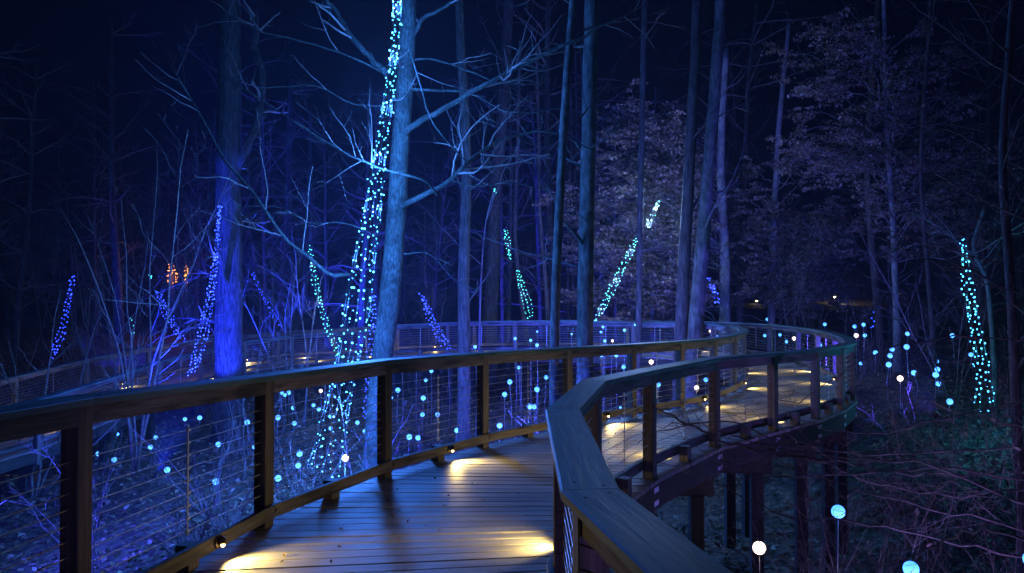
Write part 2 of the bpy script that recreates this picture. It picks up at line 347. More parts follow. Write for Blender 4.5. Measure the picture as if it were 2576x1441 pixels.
# ------------------------------------------------------------------ railings
PW = .10; CAPW = .19; CABLES = [.225 + .075 * k for k in range(9)]
post_mesh = {}
def tangent(P, i):
    a = P[max(i - 1, 0)]; b_ = P[min(i + 1, len(P) - 1)]; t = b_ - a; return t / np.linalg.norm(t)
def railing(name, side, i0, i1, label, ZB=-.32):
    E = EA if side == 'A' else EB; hi = 5 if side == 'A' else 6; sg = 1 if side == 'A' else -1
    root = empty(name, tuple(E[i0]), label, 'railing', None); off = E[i0].copy()
    loc = lambda p: np.asarray(p, float) - off
    P = [E[i] for i in range(i0, i1 + 1)]; Hs = [ST[i][hi] for i in range(i0, i1 + 1)]
    n = len(P)
    seg = [P[k + 1] - P[k] for k in range(n - 1)]; ang = [math.atan2(s[1], s[0]) for s in seg]
    bis = [ang[0]] + [(ang[k - 1] + ((ang[k] - ang[k - 1] + math.pi) % (2 * math.pi) - math.pi) / 2) for k in range(1, n - 1)] + [ang[-1]]
    for k in range(n):     # posts
        H = Hs[k]; d = np.linalg.norm(P[k][:2]); near = d < 16
        nrm = outward(E, i0 + k, sg)
        c = P[k]
        mb = MB(); v, f = plank_vf(H - .038 - ZB, PW, PW, ch=.006)
        v = np.array(v); v = np.stack([v[:, 1], v[:, 2] + PW / 2, v[:, 0]], 1)
        mb.add(v, f); o = mb.build('post', M['post'], root, loc=loc(c + (0, 0, ZB))); o.rotation_euler = (0, 0, bis[k])
        if near:
            for zz in (-.10, -.22):
                bm = MB(); bm.add(*box_vf(-.058, .058, -.03, .03, -.022, .022)); q = bm.build('bracket', M['bracket'], o, loc=(0, -sg * -.035 if False else sg * .035, zz - ZB + 0.0))
    for k in range(n - 1):
        p, q = P[k], P[k + 1]; a = ang[k]
        turn0 = (bis[k] - a); turn1 = (bis[k + 1] - a)
        t0 = math.tan(turn0); t1 = math.tan(turn1)
        hp = p + (0, 0, Hs[k]); hq = q + (0, 0, Hs[k + 1])
        g_ = .0015 * seg[k] / np.linalg.norm(seg[k])
        board_between('rail_cap', loc(hp + g_), loc(hq - g_), CAPW, .038, M['cap'], root, -t0, -t1, .006)
        t = seg[k] / np.linalg.norm(seg[k]); nrm = np.array([-t[1], t[0], 0]) * sg
        if np.linalg.norm(((p + q) / 2)[:2]) < 9:
            for (e_, u_) in ((hp, .05), (hp, .09), (hq, -.05), (hq, -.09)):
                w_ = .045 if abs(u_) < .07 else -.045
                sc = MB(); sc.add(*tube_vf([(0, 0, -.004), (0, 0, .0012)], .0055, 8)); sc.build('screw', M['bronze'], root, loc=loc(e_ + t * u_ + nrm * w_))
        e = PW / 2 + .002
        board_between('top_rail', loc(hp + t * e + (0, 0, -.040)), loc(hq - t * e + (0, 0, -.040)), .088, .095, M['rail'], root)
        inn = -nrm * (PW / 2 + .021)
        # kick rail runs past the inner face of the posts; ends cut to the bisector
        tt0 = -(PW / 2 + .021) * t0 * sg; tt1 = -(PW / 2 + .021) * t1 * sg
        kp = p + inn + t * (-(-t0) * (-sg) * (PW / 2 + .021)); kq = q + inn + t * ((-t1) * (sg) * (-(PW / 2 + .021)) * -1)
        kp = p + inn + t * (t0 * sg * (PW / 2 + .021)); kq = q + inn + t * (t1 * sg * (PW / 2 + .021))
        board_between('kick_rail', loc(kp + t * .002 + (0, 0, .155)), loc(kq - t * .002 + (0, 0, .155)), .038, .09, M['rail'], root, -t0, -t1)
        mid = (p + q) / 2
        d = np.linalg.norm(mid[:2])
        mb = MB(); mb.add(*box_vf(-.05, .05, -.045, .045, 0, .150)); o = mb.build('block', M['post'], root, loc=loc(mid - nrm * .052 * 0 + (0, 0, .0))); o.rotation_euler = (0, 0, a)
        # cable spacer
        hm = (Hs[k] + Hs[k + 1]) / 2
        rod = MB(); rod.add(*box_vf(-.006, .006, -.002, .002, 0, .66)); r_ = rod.build('spacer', M['steel'], root, loc=loc(mid + (0, 0, .195))); r_.rotation_euler = (0, 0, a)
        clip = MB()
        for z in CABLES: clip.add(*box_vf(-.014, .014, -.010, .010, z - .195 - .006, z - .195 + .006))
        c_ = clip.build('clip', M['bracket'], r_); c_['kind'] = 'stuff'
        if d < 12:   # two bolts by each post
            for s_ in (0.1,):
                bm = MB(); bm.add(*tube_vf([(0, 0, 0), (0, -sg * .012, 0)], .011, 8)); bb = bm.build('bolt', M['bronze'], root, loc=loc(p + t * .02 + inn - nrm * .014 + (0, 0, .115))); bb.rotation_euler = (0, 0, a)
    for z in CABLES:
        pts = []
        for k in range(n):
            pts.append(loc(P[k] + (0, 0, z)))
        mb = MB()
        for k in range(n - 1): mb.add(*tube_vf([pts[k], pts[k + 1]], .0032, 5, False))
        mb.build('cable', M['steel'], root, smooth=True)
    return root
railing('railing', 'A', 0, 15, 'weathered railing with cables along the inner edge, from the foreground to the far bend')
railing('railing', 'B', 0, 15, 'curved railing beside the orbs, with teal lit cap kinking in the foreground')
railing('railing', 'A', 15, 29, 'distant inner railing of the boardwalk loop, descending past the blue lit trunk')
railing('railing', 'B', 15, 29, 'distant outer railing of the boardwalk loop, backed by the dark woods')
M['steel'].node_tree.nodes['Principled BSDF'].inputs['Base Color'].default_value = (.5, .5, .52, 1)

# small warm deck lights fixed on the kick rails
def rail_light(side, i, label, power=9.0, frac=.5):
    E = EA if side == 'A' else EB; sg = 1 if side == 'A' else -1
    p, q = E[i], E[i + 1]; t = (q - p) / np.linalg.norm(q - p); nrm = np.array([-t[1], t[0], 0]) * sg
    face = p + (q - p) * frac - nrm * (PW / 2 + .041) + (0, 0, .112)
    inward = -nrm
    root = empty('deck_light', tuple(face), label, 'deck light', 'small warm deck lights on the kick rails', math.atan2(inward[1], inward[0]))
    mb = MB(); mb.add(*tube_vf([(0, 0, 0), (.012, 0, 0)], .040, 20)); mb.build('back_plate', M['bronze'], root)
    mb = MB(); mb.add(*tube_vf([(.012, 0, .006), (.03, 0, .012), (.05, 0, .004), (.056, 0, -.004)], [.027, .025, .018, .008], 14)); mb.build('hood', M['bronze'], root, smooth=True)
    link('bulb', WB, M['warm'], root, (.034, 0, -.018))
    l = lamp('SPOT', 'bulb_light', (.062, 0, -.016), (1.0, .71, .22), power, root, .016, 135, 1.0)
    d = Vector((1.0, 0, -.32)); l.rotation_euler = d.to_track_quat('-Z', 'Y').to_euler()
    return root
WB = ico_mesh('bulb', .013, 10, 7)
LP = 42.0
ords = ['nearest', 'second', 'third', 'fourth', 'fifth', 'sixth', 'seventh', 'eighth', 'ninth']
for n, (i, fr) in enumerate([(1, .5), (3, .6), (5, .55), (7, .5), (9, .5), (11, .5), (13, .5)]):
    rail_light('A', i, f'{ords[n]} small warm light along the foreground railing with the orbs seen through it', LP * (.35 if n == 0 else 1), fr)
for n, (i, fr) in enumerate([(2, .4), (3, .5), (5, .5), (7, .5), (9, .5), (11, .5), (12, .9), (14, .5)][1:]):
    rail_light('B', i, f'{ords[n]} small warm light along the curved railing with the teal cap', LP * (.8 if n == 0 else 1), fr)
for n, i in enumerate([17, 19, 21, 22, 24, 26, 27]):
    rail_light('A', i, f'{ords[n]} small warm light along the distant inner railing, counted from the far bend', LP * .9)
for n, i in enumerate([16, 18, 20, 22, 23, 25, 27]):
    rail_light('B', i, f'{ords[n]} small warm light along the distant outer railing, counted from the far bend', LP * .9)

# ------------------------------------------------------------------ trees
def grow(mb, pts, r0, r1, depth, rnd, dens=2.2, up=.25, lmul=.42, leaves=None, minr=.0022, start=.25, spread=(30, 65)):
    """twigs along a limb; each a bent thin tube, then smaller ones on it"""
    pts = np.asarray(pts, float); L_ = np.linalg.norm(np.diff(pts, axis=0), axis=1); tot = L_.sum(); cum = np.concatenate([[0], np.cumsum(L_)])
    n = max(1, int(tot * dens + rnd.random()))
    for _ in range(n):
        s = tot * (start + (1 - start) * rnd.random()); i = min(np.searchsorted(cum, s) - 1, len(pts) - 2); i = max(i, 0)
        f = (s - cum[i]) / max(L_[i], 1e-6); p = pts[i] + (pts[i + 1] - pts[i]) * f
        t = (pts[i + 1] - pts[i]) / max(L_[i], 1e-6)
        ax = Vector(rnd.normal(size=3)); ax = Vector(t).cross(ax).normalized()
        d = np.array(Matrix.Rotation(R(rnd.uniform(*spread)), 3, ax) @ Vector(t)); d[2] += up * rnd.random(); d /= np.linalg.norm(d)
        ln = max(.12, lmul * tot * (1 - .55 * s / tot) * rnd.uniform(.5, 1.15)); rr = max((r0 + (r1 - r0) * s / tot) * .5, minr)
        k = 5; q = [p]; dd = d.copy()
        for j in range(k):
            dd = dd + rnd.normal(size=3) * .17 + np.array([0, 0, up * .12]); dd /= np.linalg.norm(dd); q.append(q[-1] + dd * ln / k)
        q = np.array(q); rad = np.linspace(rr, max(rr * .35, minr * .7), k + 1)
        mb.add(*tube_vf(q, rad, 4 if rr > .012 else 3, False))
        if leaves is not None and depth <= 1: leaves.append(q)
        if depth > 1: grow(mb, q, rr, rr * .35, depth - 1, rnd, dens * 1.7, up, .5, leaves, minr, .2, spread)

def leaf_batch(mb, centres, size, rnd, flat=.5):
    for c in centres:
        s = size * rnd.uniform(.45, 1.3); a = rnd.uniform(0, 2 * math.pi)
        nz = np.array([rnd.normal() * flat, rnd.normal() * flat, 1.0]); nz /= np.linalg.norm(nz)
        u = np.cross(nz, [math.cos(a), math.sin(a), 0]); u /= np.linalg.norm(u); w = np.cross(nz, u)
        c = np.asarray(c)
        V = [c - u * s, c + w * s * .55 + nz * s * .18, c + u * s, c - w * s * .55 + nz * s * .18]
        mb.add(V, [(0, 1, 2), (0, 2, 3)])

def trunk_part(root, path, r0, r1, mt, n=14, seg=26, name='trunk', rnd=rng, flare=.25):
    P = smooth_path(path, seg) ; P = P - np.array(root.location)
    amp = (r0 + r1) * .018
    P[1:-1] += rnd.normal(size=(seg - 2, 3)) * [amp, amp, 0]
    t = np.linspace(0, 1, seg); rad = r0 + (r1 - r0) * t; rad = rad * (1 + flare * np.exp(-t * 30))
    rad *= 1 + rnd.normal(size=seg) * .015
    mb = MB(); mb.add(*tube_vf(P, rad, n)); return mb.build(name, mt, root, smooth=True)

def px(pts, d):
    out = []
    for p in pts:
        dd = p[2] if len(p) > 2 else d
        out.append(at(p[0], p[1], dd))
    return np.array(out)

def tree(name, pts, d, w0, w1, mt, label, cat='tree', limbs=(), group=None, twig_dens=2.0, seed=1, extra_limbs=0, leaves=None, base_extra=True, ll=(1.0, 3.0), zmin=1.0):
    """pts: trunk line bottom->top read off the photograph at distance d; w0,w1 widths in the same units"""
    rnd = np.random.default_rng(seed)
    P = px(pts, d)
    if base_extra:
        b0 = P[0].copy(); dirn = P[0] - P[1]; dirn = dirn / abs(dirn[2] + 1e-9); g0 = float(ground_z(b0[0], b0[1])) - .1
        if b0[2] > g0 + .05:
            st = b0 + dirn * (b0[2] - g0) * 1.0; st[2] = g0; P = np.vstack([st, P])
    root = empty(name, tuple(P[0]), label, cat, group)
    r0 = w0 / 2 / 1861 * d; r1 = w1 / 2 / 1861 * d
    trunk_part(root, P, r0, r1, mt, rnd=rnd)
    tw = MB(); off = np.array(root.location)
    lv = [] if leaves else None
    for lb in limbs:
        q = px(lb[0], d); rr0 = lb[1] / 2 / 1861 * d; rr1 = max(.0035, lb[2] / 2 / 1861 * d)
        q = smooth_path(q, 18) - off; q[1:] += rnd.normal(size=(17, 3)) * rr0 * .25
        mb = MB(); mb.add(*tube_vf(q, np.linspace(rr0, rr1, 18), 8)); mb.build('limb', mt, root, smooth=True)
        grow(tw, q, rr0, rr1, 2, rnd, lb[3] if len(lb) > 3 else twig_dens, leaves=lv)
    Ps = smooth_path(P, 30) - off
    for _ in range(extra_limbs):
        s = rnd.integers(int(30 * zmin / 10) + 6, 29); p = Ps[s]; a = rnd.uniform(0, 2 * math.pi); ln = rnd.uniform(*ll)
        dd = np.array([math.cos(a), math.sin(a), rnd.uniform(.1, .9)]); dd /= np.linalg.norm(dd); q = [p]
        for j in range(8): dd = dd + rnd.normal(size=3) * .12 + [0, 0, .03]; dd /= np.linalg.norm(dd); q.append(q[-1] + dd * ln / 8)
        q = np.array(q); rr = (r0 + (r1 - r0) * s / 30) * rnd.uniform(.12, .28) + .006
        mb = MB(); mb.add(*tube_vf(q, np.linspace(rr, .005, 9), 6)); mb.build('limb', mt, root, smooth=True)
        grow(tw, q, rr, .005, 2, rnd, twig_dens, leaves=lv)
    if tw.n: o = tw.build('twigs', M['twig'], root); o['kind'] = 'stuff'
    if leaves:
        mb = MB(); cs = []
        for q in lv:
            for _ in range(leaves[0]):
                j = rnd.integers(0, len(q) - 1); cs.append(q[j] + (q[j + 1] - q[j]) * rnd.random() + rnd.normal(size=3) * .05)
        leaf_batch(mb, cs, leaves[1], rnd); o = mb.build('leaves', M['leaf'], root); o['kind'] = 'stuff'
    return root

# T1 - the big cyan lit tree
tree('lit_tree', [(938, 1180), (962, 900), (985, 700), (1002, 450), (1018, 200), (1026, 0), (1036, -260), (1050, -520)], 15.3, 60, 34, M['bark_lit'],
     'thick tree trunk washed cyan beside the tallest bundle of string lights', limbs=[
     ([(972, 182), (935, 150), (885, 90), (850, 40), (800, -40), (760, -140)], 17, 8, 2.0),
     ([(1030, 115), (1045, 70), (1075, 35), (1130, 5), (1200, -40)], 13, 6, 1.5),
     ([(1015, 335, 15.2), (1075, 290, 15), (1180, 235, 14.7), (1300, 165, 14.5), (1450, 95, 14.2), (1600, 20, 14)], 17, 5, 2.0),
     ([(1000, 520, 15.2), (1060, 494, 15), (1130, 452, 14.8), (1175, 408, 14.7), (1230, 365), (1320, 332), (1400, 335), (1500, 380)], 15, 3, 2.8),
     ([(1130, 452), (1200, 468), (1290, 460), (1400, 490), (1480, 560)], 5, 2, 2),
     ([(1030, 150), (1080, 145), (1160, 168), (1260, 205), (1380, 210)], 6, 2, 2.5),
     ([(1025, 222), (1150, 228), (1200, 240), (1260, 272), (1330, 282), (1440, 262)], 7, 2, 2.2),
     ([(1000, 30, 15), (1050, 190, 14), (1085, 300, 13.8), (1140, 370, 13.8), (1176, 410, 14.4)], 4, 4, 2.0),
     ([(1100, 490, 14.0), (1060, 450, 13.8), (960, 425, 13.8), (860, 378, 13.6), (760, 320, 13.4), (650, 245, 13.2), (570, 196, 13)], 6, 3, 2.2),
     ([(880, 690, 15), (830, 690, 14.4), (775, 645, 14), (715, 600, 13.6), (640, 490, 13.2), (560, 400, 13), (500, 290, 12.8), (410, 140, 12.4)], 9, 4, 2.0),
     ([(965, 180), (860, 132), (740, 96), (640, 70), (540, 10)], 6, 3, 2.2),
     ([(975, 265), (880, 258), (800, 215), (700, 215), (640, 215), (520, 160)], 4, 2, 2.0),
     ([(940, 590), (860, 560), (780, 560), (700, 520), (600, 520)], 4, 2, 2.0),
     ([(1000, 640), (1080, 640), (1140, 700), (1220, 740)], 3, 2, 1.5)], seed=3, twig_dens=2.2)
# T2 - deep blue trunk
tree('blue_trunk_tree', [(578, 990), (576, 780), (572, 560), (572, 300), (572, 0), (570, -200)], 19.3, 80, 46, M['bark_blue'],
     'broad furrowed trunk glowing deep blue behind the left railing', limbs=[
     ([(590, 420), (618, 370), (650, 290), (655, 200), (645, 130), (640, 20)], 24, 14, 1.2)], seed=4, extra_limbs=5, twig_dens=1.6)
tree('slender_tree', [(1393, 1040), (1397, 760), (1410, 480), (1425, 220), (1442, 0), (1458, -220)], 14.5, 27, 17, M['bark_grey'],
     'slender pale trunk curving gently, left of the thicker straight grey trunk', seed=5, extra_limbs=4, twig_dens=1.5)
tree('grey_tree', [(1470, 980), (1474, 700), (1480, 400), (1487, 100), (1492, -200)], 15.5, 44, 34, M['bark_grey'],
     'straight grey trunk with small knots at the middle of the woods', seed=6, extra_limbs=5, twig_dens=1.5)
tree('thin_tree', [(1606, 900), (1610, 600), (1617, 300), (1624, 0), (1630, -150)], 20.3, 17, 13, M['bark_dark'],
     'thin dark trunk in front of the pale leaved beech', seed=7, extra_limbs=5, twig_dens=1.4)
tree('dark_tree', [(1712, 880), (1722, 650), (1738, 380), (1752, 120), (1760, -120)], 19.5, 36, 22, M['bark_dark'],
     'dark trunk, left one of the twin trunks beside the far bend', seed=8, extra_limbs=4, twig_dens=1.4)
tree('dark_tree', [(1745, 880), (1765, 650), (1788, 380), (1806, 160), (1822, -120)], 18.8, 42, 24, M['bark_grey'],
     'bluish trunk, right one of the twin trunks beside the far bend', seed=9, extra_limbs=4, twig_dens=1.4)
tree('rough_tree', [(1168, 1080), (1168, 900), (1166, 700), (1172, 400), (1158, 100), (1150, -100)], 18.0, 40, 18, M['bark_rough'],
     'rough barked violet trunk standing right of the slanting blue lights', seed=10, extra_limbs=6, twig_dens=1.8)
tree('dark_tree', [(1232, 920), (1236, 760), (1246, 500), (1270, 200), (1280, -60)], 27, 44, 24, M['bark_dark'],
     'leaning dark blue trunk behind the far railing, right of the rough violet trunk', seed=11, extra_limbs=6)
tree('thin_tree', [(1205, 880), (1210, 700), (1222, 560), (1245, 470)], 19, 6, 2.5, M['bark_pale'],
     'wavy white sapling stem between the rough violet trunk and dark leaning trunk', seed=12, extra_limbs=2, zmin=0)
tree('thin_tree', [(1382, 870), (1372, 700), (1358, 540), (1355, 330), (1350, 100)], 26, 13, 7, M['bark_rough'],
     'thin violet tree just left of the slender pale curved trunk', seed=13, extra_limbs=5)
tree('thin_tree', [(1330, 880), (1305, 700), (1296, 560), (1302, 380), (1310, 100)], 27, 14, 8, M['bark_rough'],
     'thin crooked tree behind the green string lights', seed=14, extra_limbs=5)
for n, (x, w) in enumerate([(1432, 10), (1445, 8), (1460, 6)]):
    tree('thin_tree', [(x, 850), (x - 4, 600), (x + 6, 350), (x + 2, 100)], 29, w, w * .6, M['bark_dark'],
         ['first', 'second', 'third'][n] + ' thin straight stem in the gap left of the straight grey trunk', seed=20 + n, extra_limbs=4)
# beech trunk behind the far bend, with dry leaves
def beech(label, pts, d, w, nl, seed, sprays, lsize, name='beech_tree'):
    rnd = np.random.default_rng(seed)
    P = px(pts, d); g0 = float(ground_z(P[0][0], P[0][1])) - .1; st = P[0].copy(); st[2] = g0; P = np.vstack([st, P])
    root = empty(name, tuple(P[0]), label, 'beech tree'); off = np.array(root.location)
    trunk_part(root, P, w / 3722 * d, w / 3722 * d * .45, M['bark_pale'], rnd=rnd)
    tw = MB(); lf = MB(); cs = []
    for (x, y, ln) in sprays:
        tgt = at(x, y, d + rnd.uniform(-1.6, 1.0)); hgt = tgt[2] - rnd.uniform(.2, 1.4)
        PP = smooth_path(P, 60); base = PP[int(np.argmin(abs(PP[:, 2] - hgt)))]
        mid = (base + tgt) / 2 + [0, 0, .25]; q = smooth_path([base, mid + rnd.normal(size=3) * [.3, .3, .35], tgt, tgt + (tgt - mid) * .35 + rnd.normal(size=3) * .3], 14) - off; q[1:] += rnd.normal(size=(13, 3)) * .05
        mb = MB(); mb.add(*tube_vf(q, np.linspace(.014, .004, 14), 6)); mb.build('limb', M['bark_pale'], root, smooth=True)
        qs = []; grow(tw, q[3:], .010, .004, 2, rnd, 3.0, 0.02, .5, qs, spread=(30, 85), start=0)
        for a in qs:
            a = np.array(a)
            for _ in range(nl):
                j = rnd.integers(1, len(a)); c = a[j] + rnd.normal(size=3) * [.09, .09, .025]; c[2] = a[0][2] + (c[2] - a[0][2]) * .55; cs.append(c)
    leaf_batch(lf, cs, lsize, rnd, .8)
    o = tw.build('twigs', M['twig'], root); o['kind'] = 'stuff'
    o = lf.build('leaves', M['leaf'], root); o['kind'] = 'stuff'
    return root
rb = np.random.default_rng(50)
beech('beech tree keeping pale dry leaves behind the green slanting lights', [(1822, 830), (1824, 650), (1815, 400), (1830, 120)], 25.5, 34, 16, 51,
      [(rb.uniform(1490, 1760), rb.uniform(430, 740), 1) for _ in range(54)] + [(rb.uniform(1530, 1720), rb.uniform(290, 450), 1) for _ in range(14)], .07)
beech('beech tree with orange brown dry leaves over the far bend', [(1940, 830), (1945, 650), (1960, 350), (1990, 50)], 27, 22, 16, 52,
      [(rb.uniform(1820, 2140), rb.uniform(560, 770), 1) for _ in range(50)] + [(rb.uniform(1850, 2150), rb.uniform(380, 560), 1) for _ in range(16)], .07)
beech('tall beech with dim purple leaves high on the dark side', [(2255, 830), (2250, 600), (2235, 300), (2230, -50)], 22, 20, 14, 53,
      [(rb.uniform(2010, 2420), rb.uniform(60, 420), 1) for _ in range(44)] + [(rb.uniform(2150, 2540), rb.uniform(350, 620), 1) for _ in range(22)], .06)

# multi stem bare shrubs-trees on the left
def multistem(name, x, y, d, n, label, seed, hgt=4.5, spread=.5, wid=.025, group=None, cat='shrub', dens=1.6):
    rnd = np.random.default_rng(seed); p = at(x, y, d); p[2] = ground_z(p[0], p[1]) - .05
    root = empty(name, tuple(p), label, cat, group); tw = MB()
    for k in range(n):
        a = rnd.uniform(0, 2 * math.pi); dd = np.array([math.cos(a) * spread * rnd.random(), math.sin(a) * spread * rnd.random(), 1.0]); dd /= np.linalg.norm(dd)
        q = [np.array([math.cos(a), math.sin(a), 0]) * .1 * rnd.random()]; ln = hgt * rnd.uniform(.6, 1.1)
        for j in range(10): dd = dd + rnd.normal(size=3) * [.07, .07, .02]; dd /= np.linalg.norm(dd); q.append(q[-1] + dd * ln / 10)
        q = np.array(q); r = wid * rnd.uniform(.5, 1.2)
        mb = MB(); mb.add(*tube_vf(q, np.linspace(r, r * .2, 11), 6)); mb.build('stem', M['twig'], root, smooth=True)
        grow(tw, q, r, r * .2, 2, rnd, dens, .3, .32)
    o = tw.build('twigs', M['twig'], root); o['kind'] = 'stuff'
    return root
multistem('multistem_tree', 345, 900, 16, 7, 'bare multi stemmed tree fanning upward on the dark left side', 60, 8.0, .45, .035, cat='tree')
multistem('multistem_tree', 90, 950, 15, 6, 'bare many stemmed tree at the far left of the woods', 61, 4.2, .8, .028, cat='tree')
multistem('multistem_tree', 290, 900, 24, 5, 'thin stemmed tree behind the railing left of the short teal lights', 62, 6.0, .3, .025, cat='tree')
multistem('multistem_tree', 760, 900, 20, 5, 'thin stemmed tree between the deep blue trunk and cyan lit tree', 63, 7.0, .4, .03, cat='tree')
multistem('multistem_tree', 1560, 900, 28, 5, 'slim stemmed tree between grey trunk and thin dark trunk beyond the loop', 64, 7.0, .25, .03, cat='tree')

for n, (x, d_, h, lab) in enumerate([(30, 21, 6, 'at the left frame edge'), (210, 26, 7, 'left of the short teal lights'), (270, 18, 5, 'in front of the far left railing'), (500, 28, 7, 'behind the deep blue trunk, left side'),
        (690, 25, 7, 'right of the thin slanting blue lights'), (1090, 27, 7, 'behind the slanting blue lights near the violet trunk'), (1990, 26, 6, 'outside the far bend'), (2400, 17, 5, 'between the right hand orbs and cyan lights')]):
    multistem('multistem_tree', x, 900, d_, 5, 'very fine twiggy bare tree ' + lab, 160 + n, h, .5, .016, cat='tree', dens=3.6)

for n, (x, d_, h, lab) in enumerate([(2060, 8.6, 2.6, 'just outside the curved railing'), (2150, 9.4, 2.9, 'beside the last posts of the curved railing'), (2230, 8.4, 2.4, 'right of the curved railing'), (2010, 7.6, 2.0, 'below the curved railing among the drooping branches')]):
    multistem('twiggy_shrub', x, 1000, d_, 7, 'dark twiggy shrub ' + lab, 180 + n, h, .9, .008, dens=4.5)
# background trees: a few kinds, copied
LAND = [(-9e9, 'left of the multi stemmed tree'), (345, 'between the multi stemmed tree and deep blue trunk'), (578, 'between the deep blue trunk and cyan lit tree'),
        (975, 'between the cyan lit tree and rough violet trunk'), (1168, 'between the rough violet trunk and slender pale trunk'),
        (1400, 'between the slender pale trunk and thin dark trunk'), (1610, 'between the thin dark trunk and twin trunks'),
        (1760, 'between the twin trunks and the tall dim beech'), (2250, 'right of the tall dim beech')]
def bg_template(seed, h, r, mt, nl):
    rnd = np.random.default_rng(seed); tr = MB(); tw = MB()
    p = np.array([0, 0, -.2]); dd = np.array([rnd.normal() * .04, rnd.normal() * .04, 1.0]); pts = [p]
    for j in range(16): dd = dd + rnd.normal(size=3) * [.022, .022, 0]; dd /= np.linalg.norm(dd); pts.append(pts[-1] + dd * h / 16)
    pts = np.array(pts); tr.add(*tube_vf(pts, np.linspace(r, r * .45, 17), 9))
    for k in range(nl):
        i = rnd.integers(3, 16); a = rnd.uniform(0, 2 * math.pi); d2 = np.array([math.cos(a), math.sin(a), rnd.uniform(.1, .9)]); d2 /= np.linalg.norm(d2)
        q = [pts[i]]; ln = rnd.uniform(1.2, 3.8)
        for j in range(7): d2 = d2 + rnd.normal(size=3) * .13; d2 /= np.linalg.norm(d2); q.append(q[-1] + d2 * ln / 7)
        q = np.array(q); tw.add(*tube_vf(q, np.linspace(r * .22 + .006, .006, 8), 5)); grow(tw, q, r * .2, .006, 2, rnd, 2.4, .15, .45, minr=.0035)
    return tr.mesh('trunk', True), tw.mesh('branches'), mt
TPL = [bg_template(70, 15, .16, M['bark_dark'], 24), bg_template(71, 13, .09, M['bark_rough'], 22), bg_template(72, 16, .22, M['bark_grey'], 22),
       bg_template(73, 11, .06, M['bark_rough'], 20), bg_template(74, 14, .12, M['bark_grey'], 24)]
for t in TPL: t[0].materials.append(t[2]); t[1].materials.append(M['twig'])
rt = np.random.default_rng(80); spots = []
path_pts = np.array([(a[:2] + b_[:2]) / 2 for a, b_ in zip(EA, EB)])
tries = 0
while len(spots) < 78 and tries < 4000:
    tries += 1
    d = rt.uniform(28, 62) if rt.random() < .8 else rt.uniform(62, 85); x = rt.uniform(-120, 2700); X = (x - 1288) / 1861 * d
    if np.min(np.hypot(path_pts[:, 0] - X, path_pts[:, 1] - d)) < 2.6: continue
    if any(math.hypot(X - s[1], d - s[2]) < 1.3 for s in spots): continue
    if 1880 < x < 2200 and d < 70: continue
    spots.append((x, X, d))
spots.sort()
cnt = {}
NTH = ['first', 'second', 'third', 'fourth', 'fifth', 'sixth', 'seventh', 'eighth', 'ninth', 'tenth', 'eleventh', 'twelfth', 'thirteenth', 'fourteenth', 'fifteenth', 'sixteenth', 'seventeenth', 'eighteenth', 'nineteenth', 'twentieth'] + ['%dth' % k for k in range(21, 60)]
for (x, X, d) in spots:
    li = max(i for i, l in enumerate(LAND) if x > l[0]); k = cnt.get(li, 0); cnt[li] = k + 1
    t = TPL[rt.integers(0, 5)]
    root = empty('forest_tree', (X, d, float(ground_z(X, d))), f'{NTH[k]} bare distant tree {LAND[li][1]}', 'tree', 'bare trees standing in the dark woods beyond the loop', rt.uniform(0, 6.28))
    s = rt.uniform(.8, 1.2); root.scale = (s, s, s)
    for ms, nm in ((t[0], 'trunk'), (t[1], 'branches')):
        o = link(nm, ms, None, root)
        if nm == 'branches': o['kind'] = 'stuff'
# trees at the dark right side
for n, (x, y, w, d, mt, lab) in enumerate([(2556, 1100, 26, 9.5, 'bark_dark', 'dark leaning trunk at the right edge beyond the cyan lights'), (2215, 860, 22, 24, 'bark_rough', 'dim trunk behind the thin blue light strand on the right'),
        (2350, 900, 14, 20, 'bark_dark', 'dim thin trunk left of the right hand cyan lights'), (2500, 960, 13, 15.5, 'bark_grey', 'pale lit sapling trunk directly beside the right hand cyan lights')]):
    top = [(x, y), (x - 14, 700), (x - 30, 420), (x - 10, 120), (x + 10, -100)] if n != 3 else [(x, y), (x - 8, 800), (x - 20, 700), (x - 50, 620), (x - 20, 520)]
    tree('side_tree', top, d, w, w * .5, M[mt], lab, seed=90 + n, extra_limbs=7, twig_dens=2.0, zmin=0)

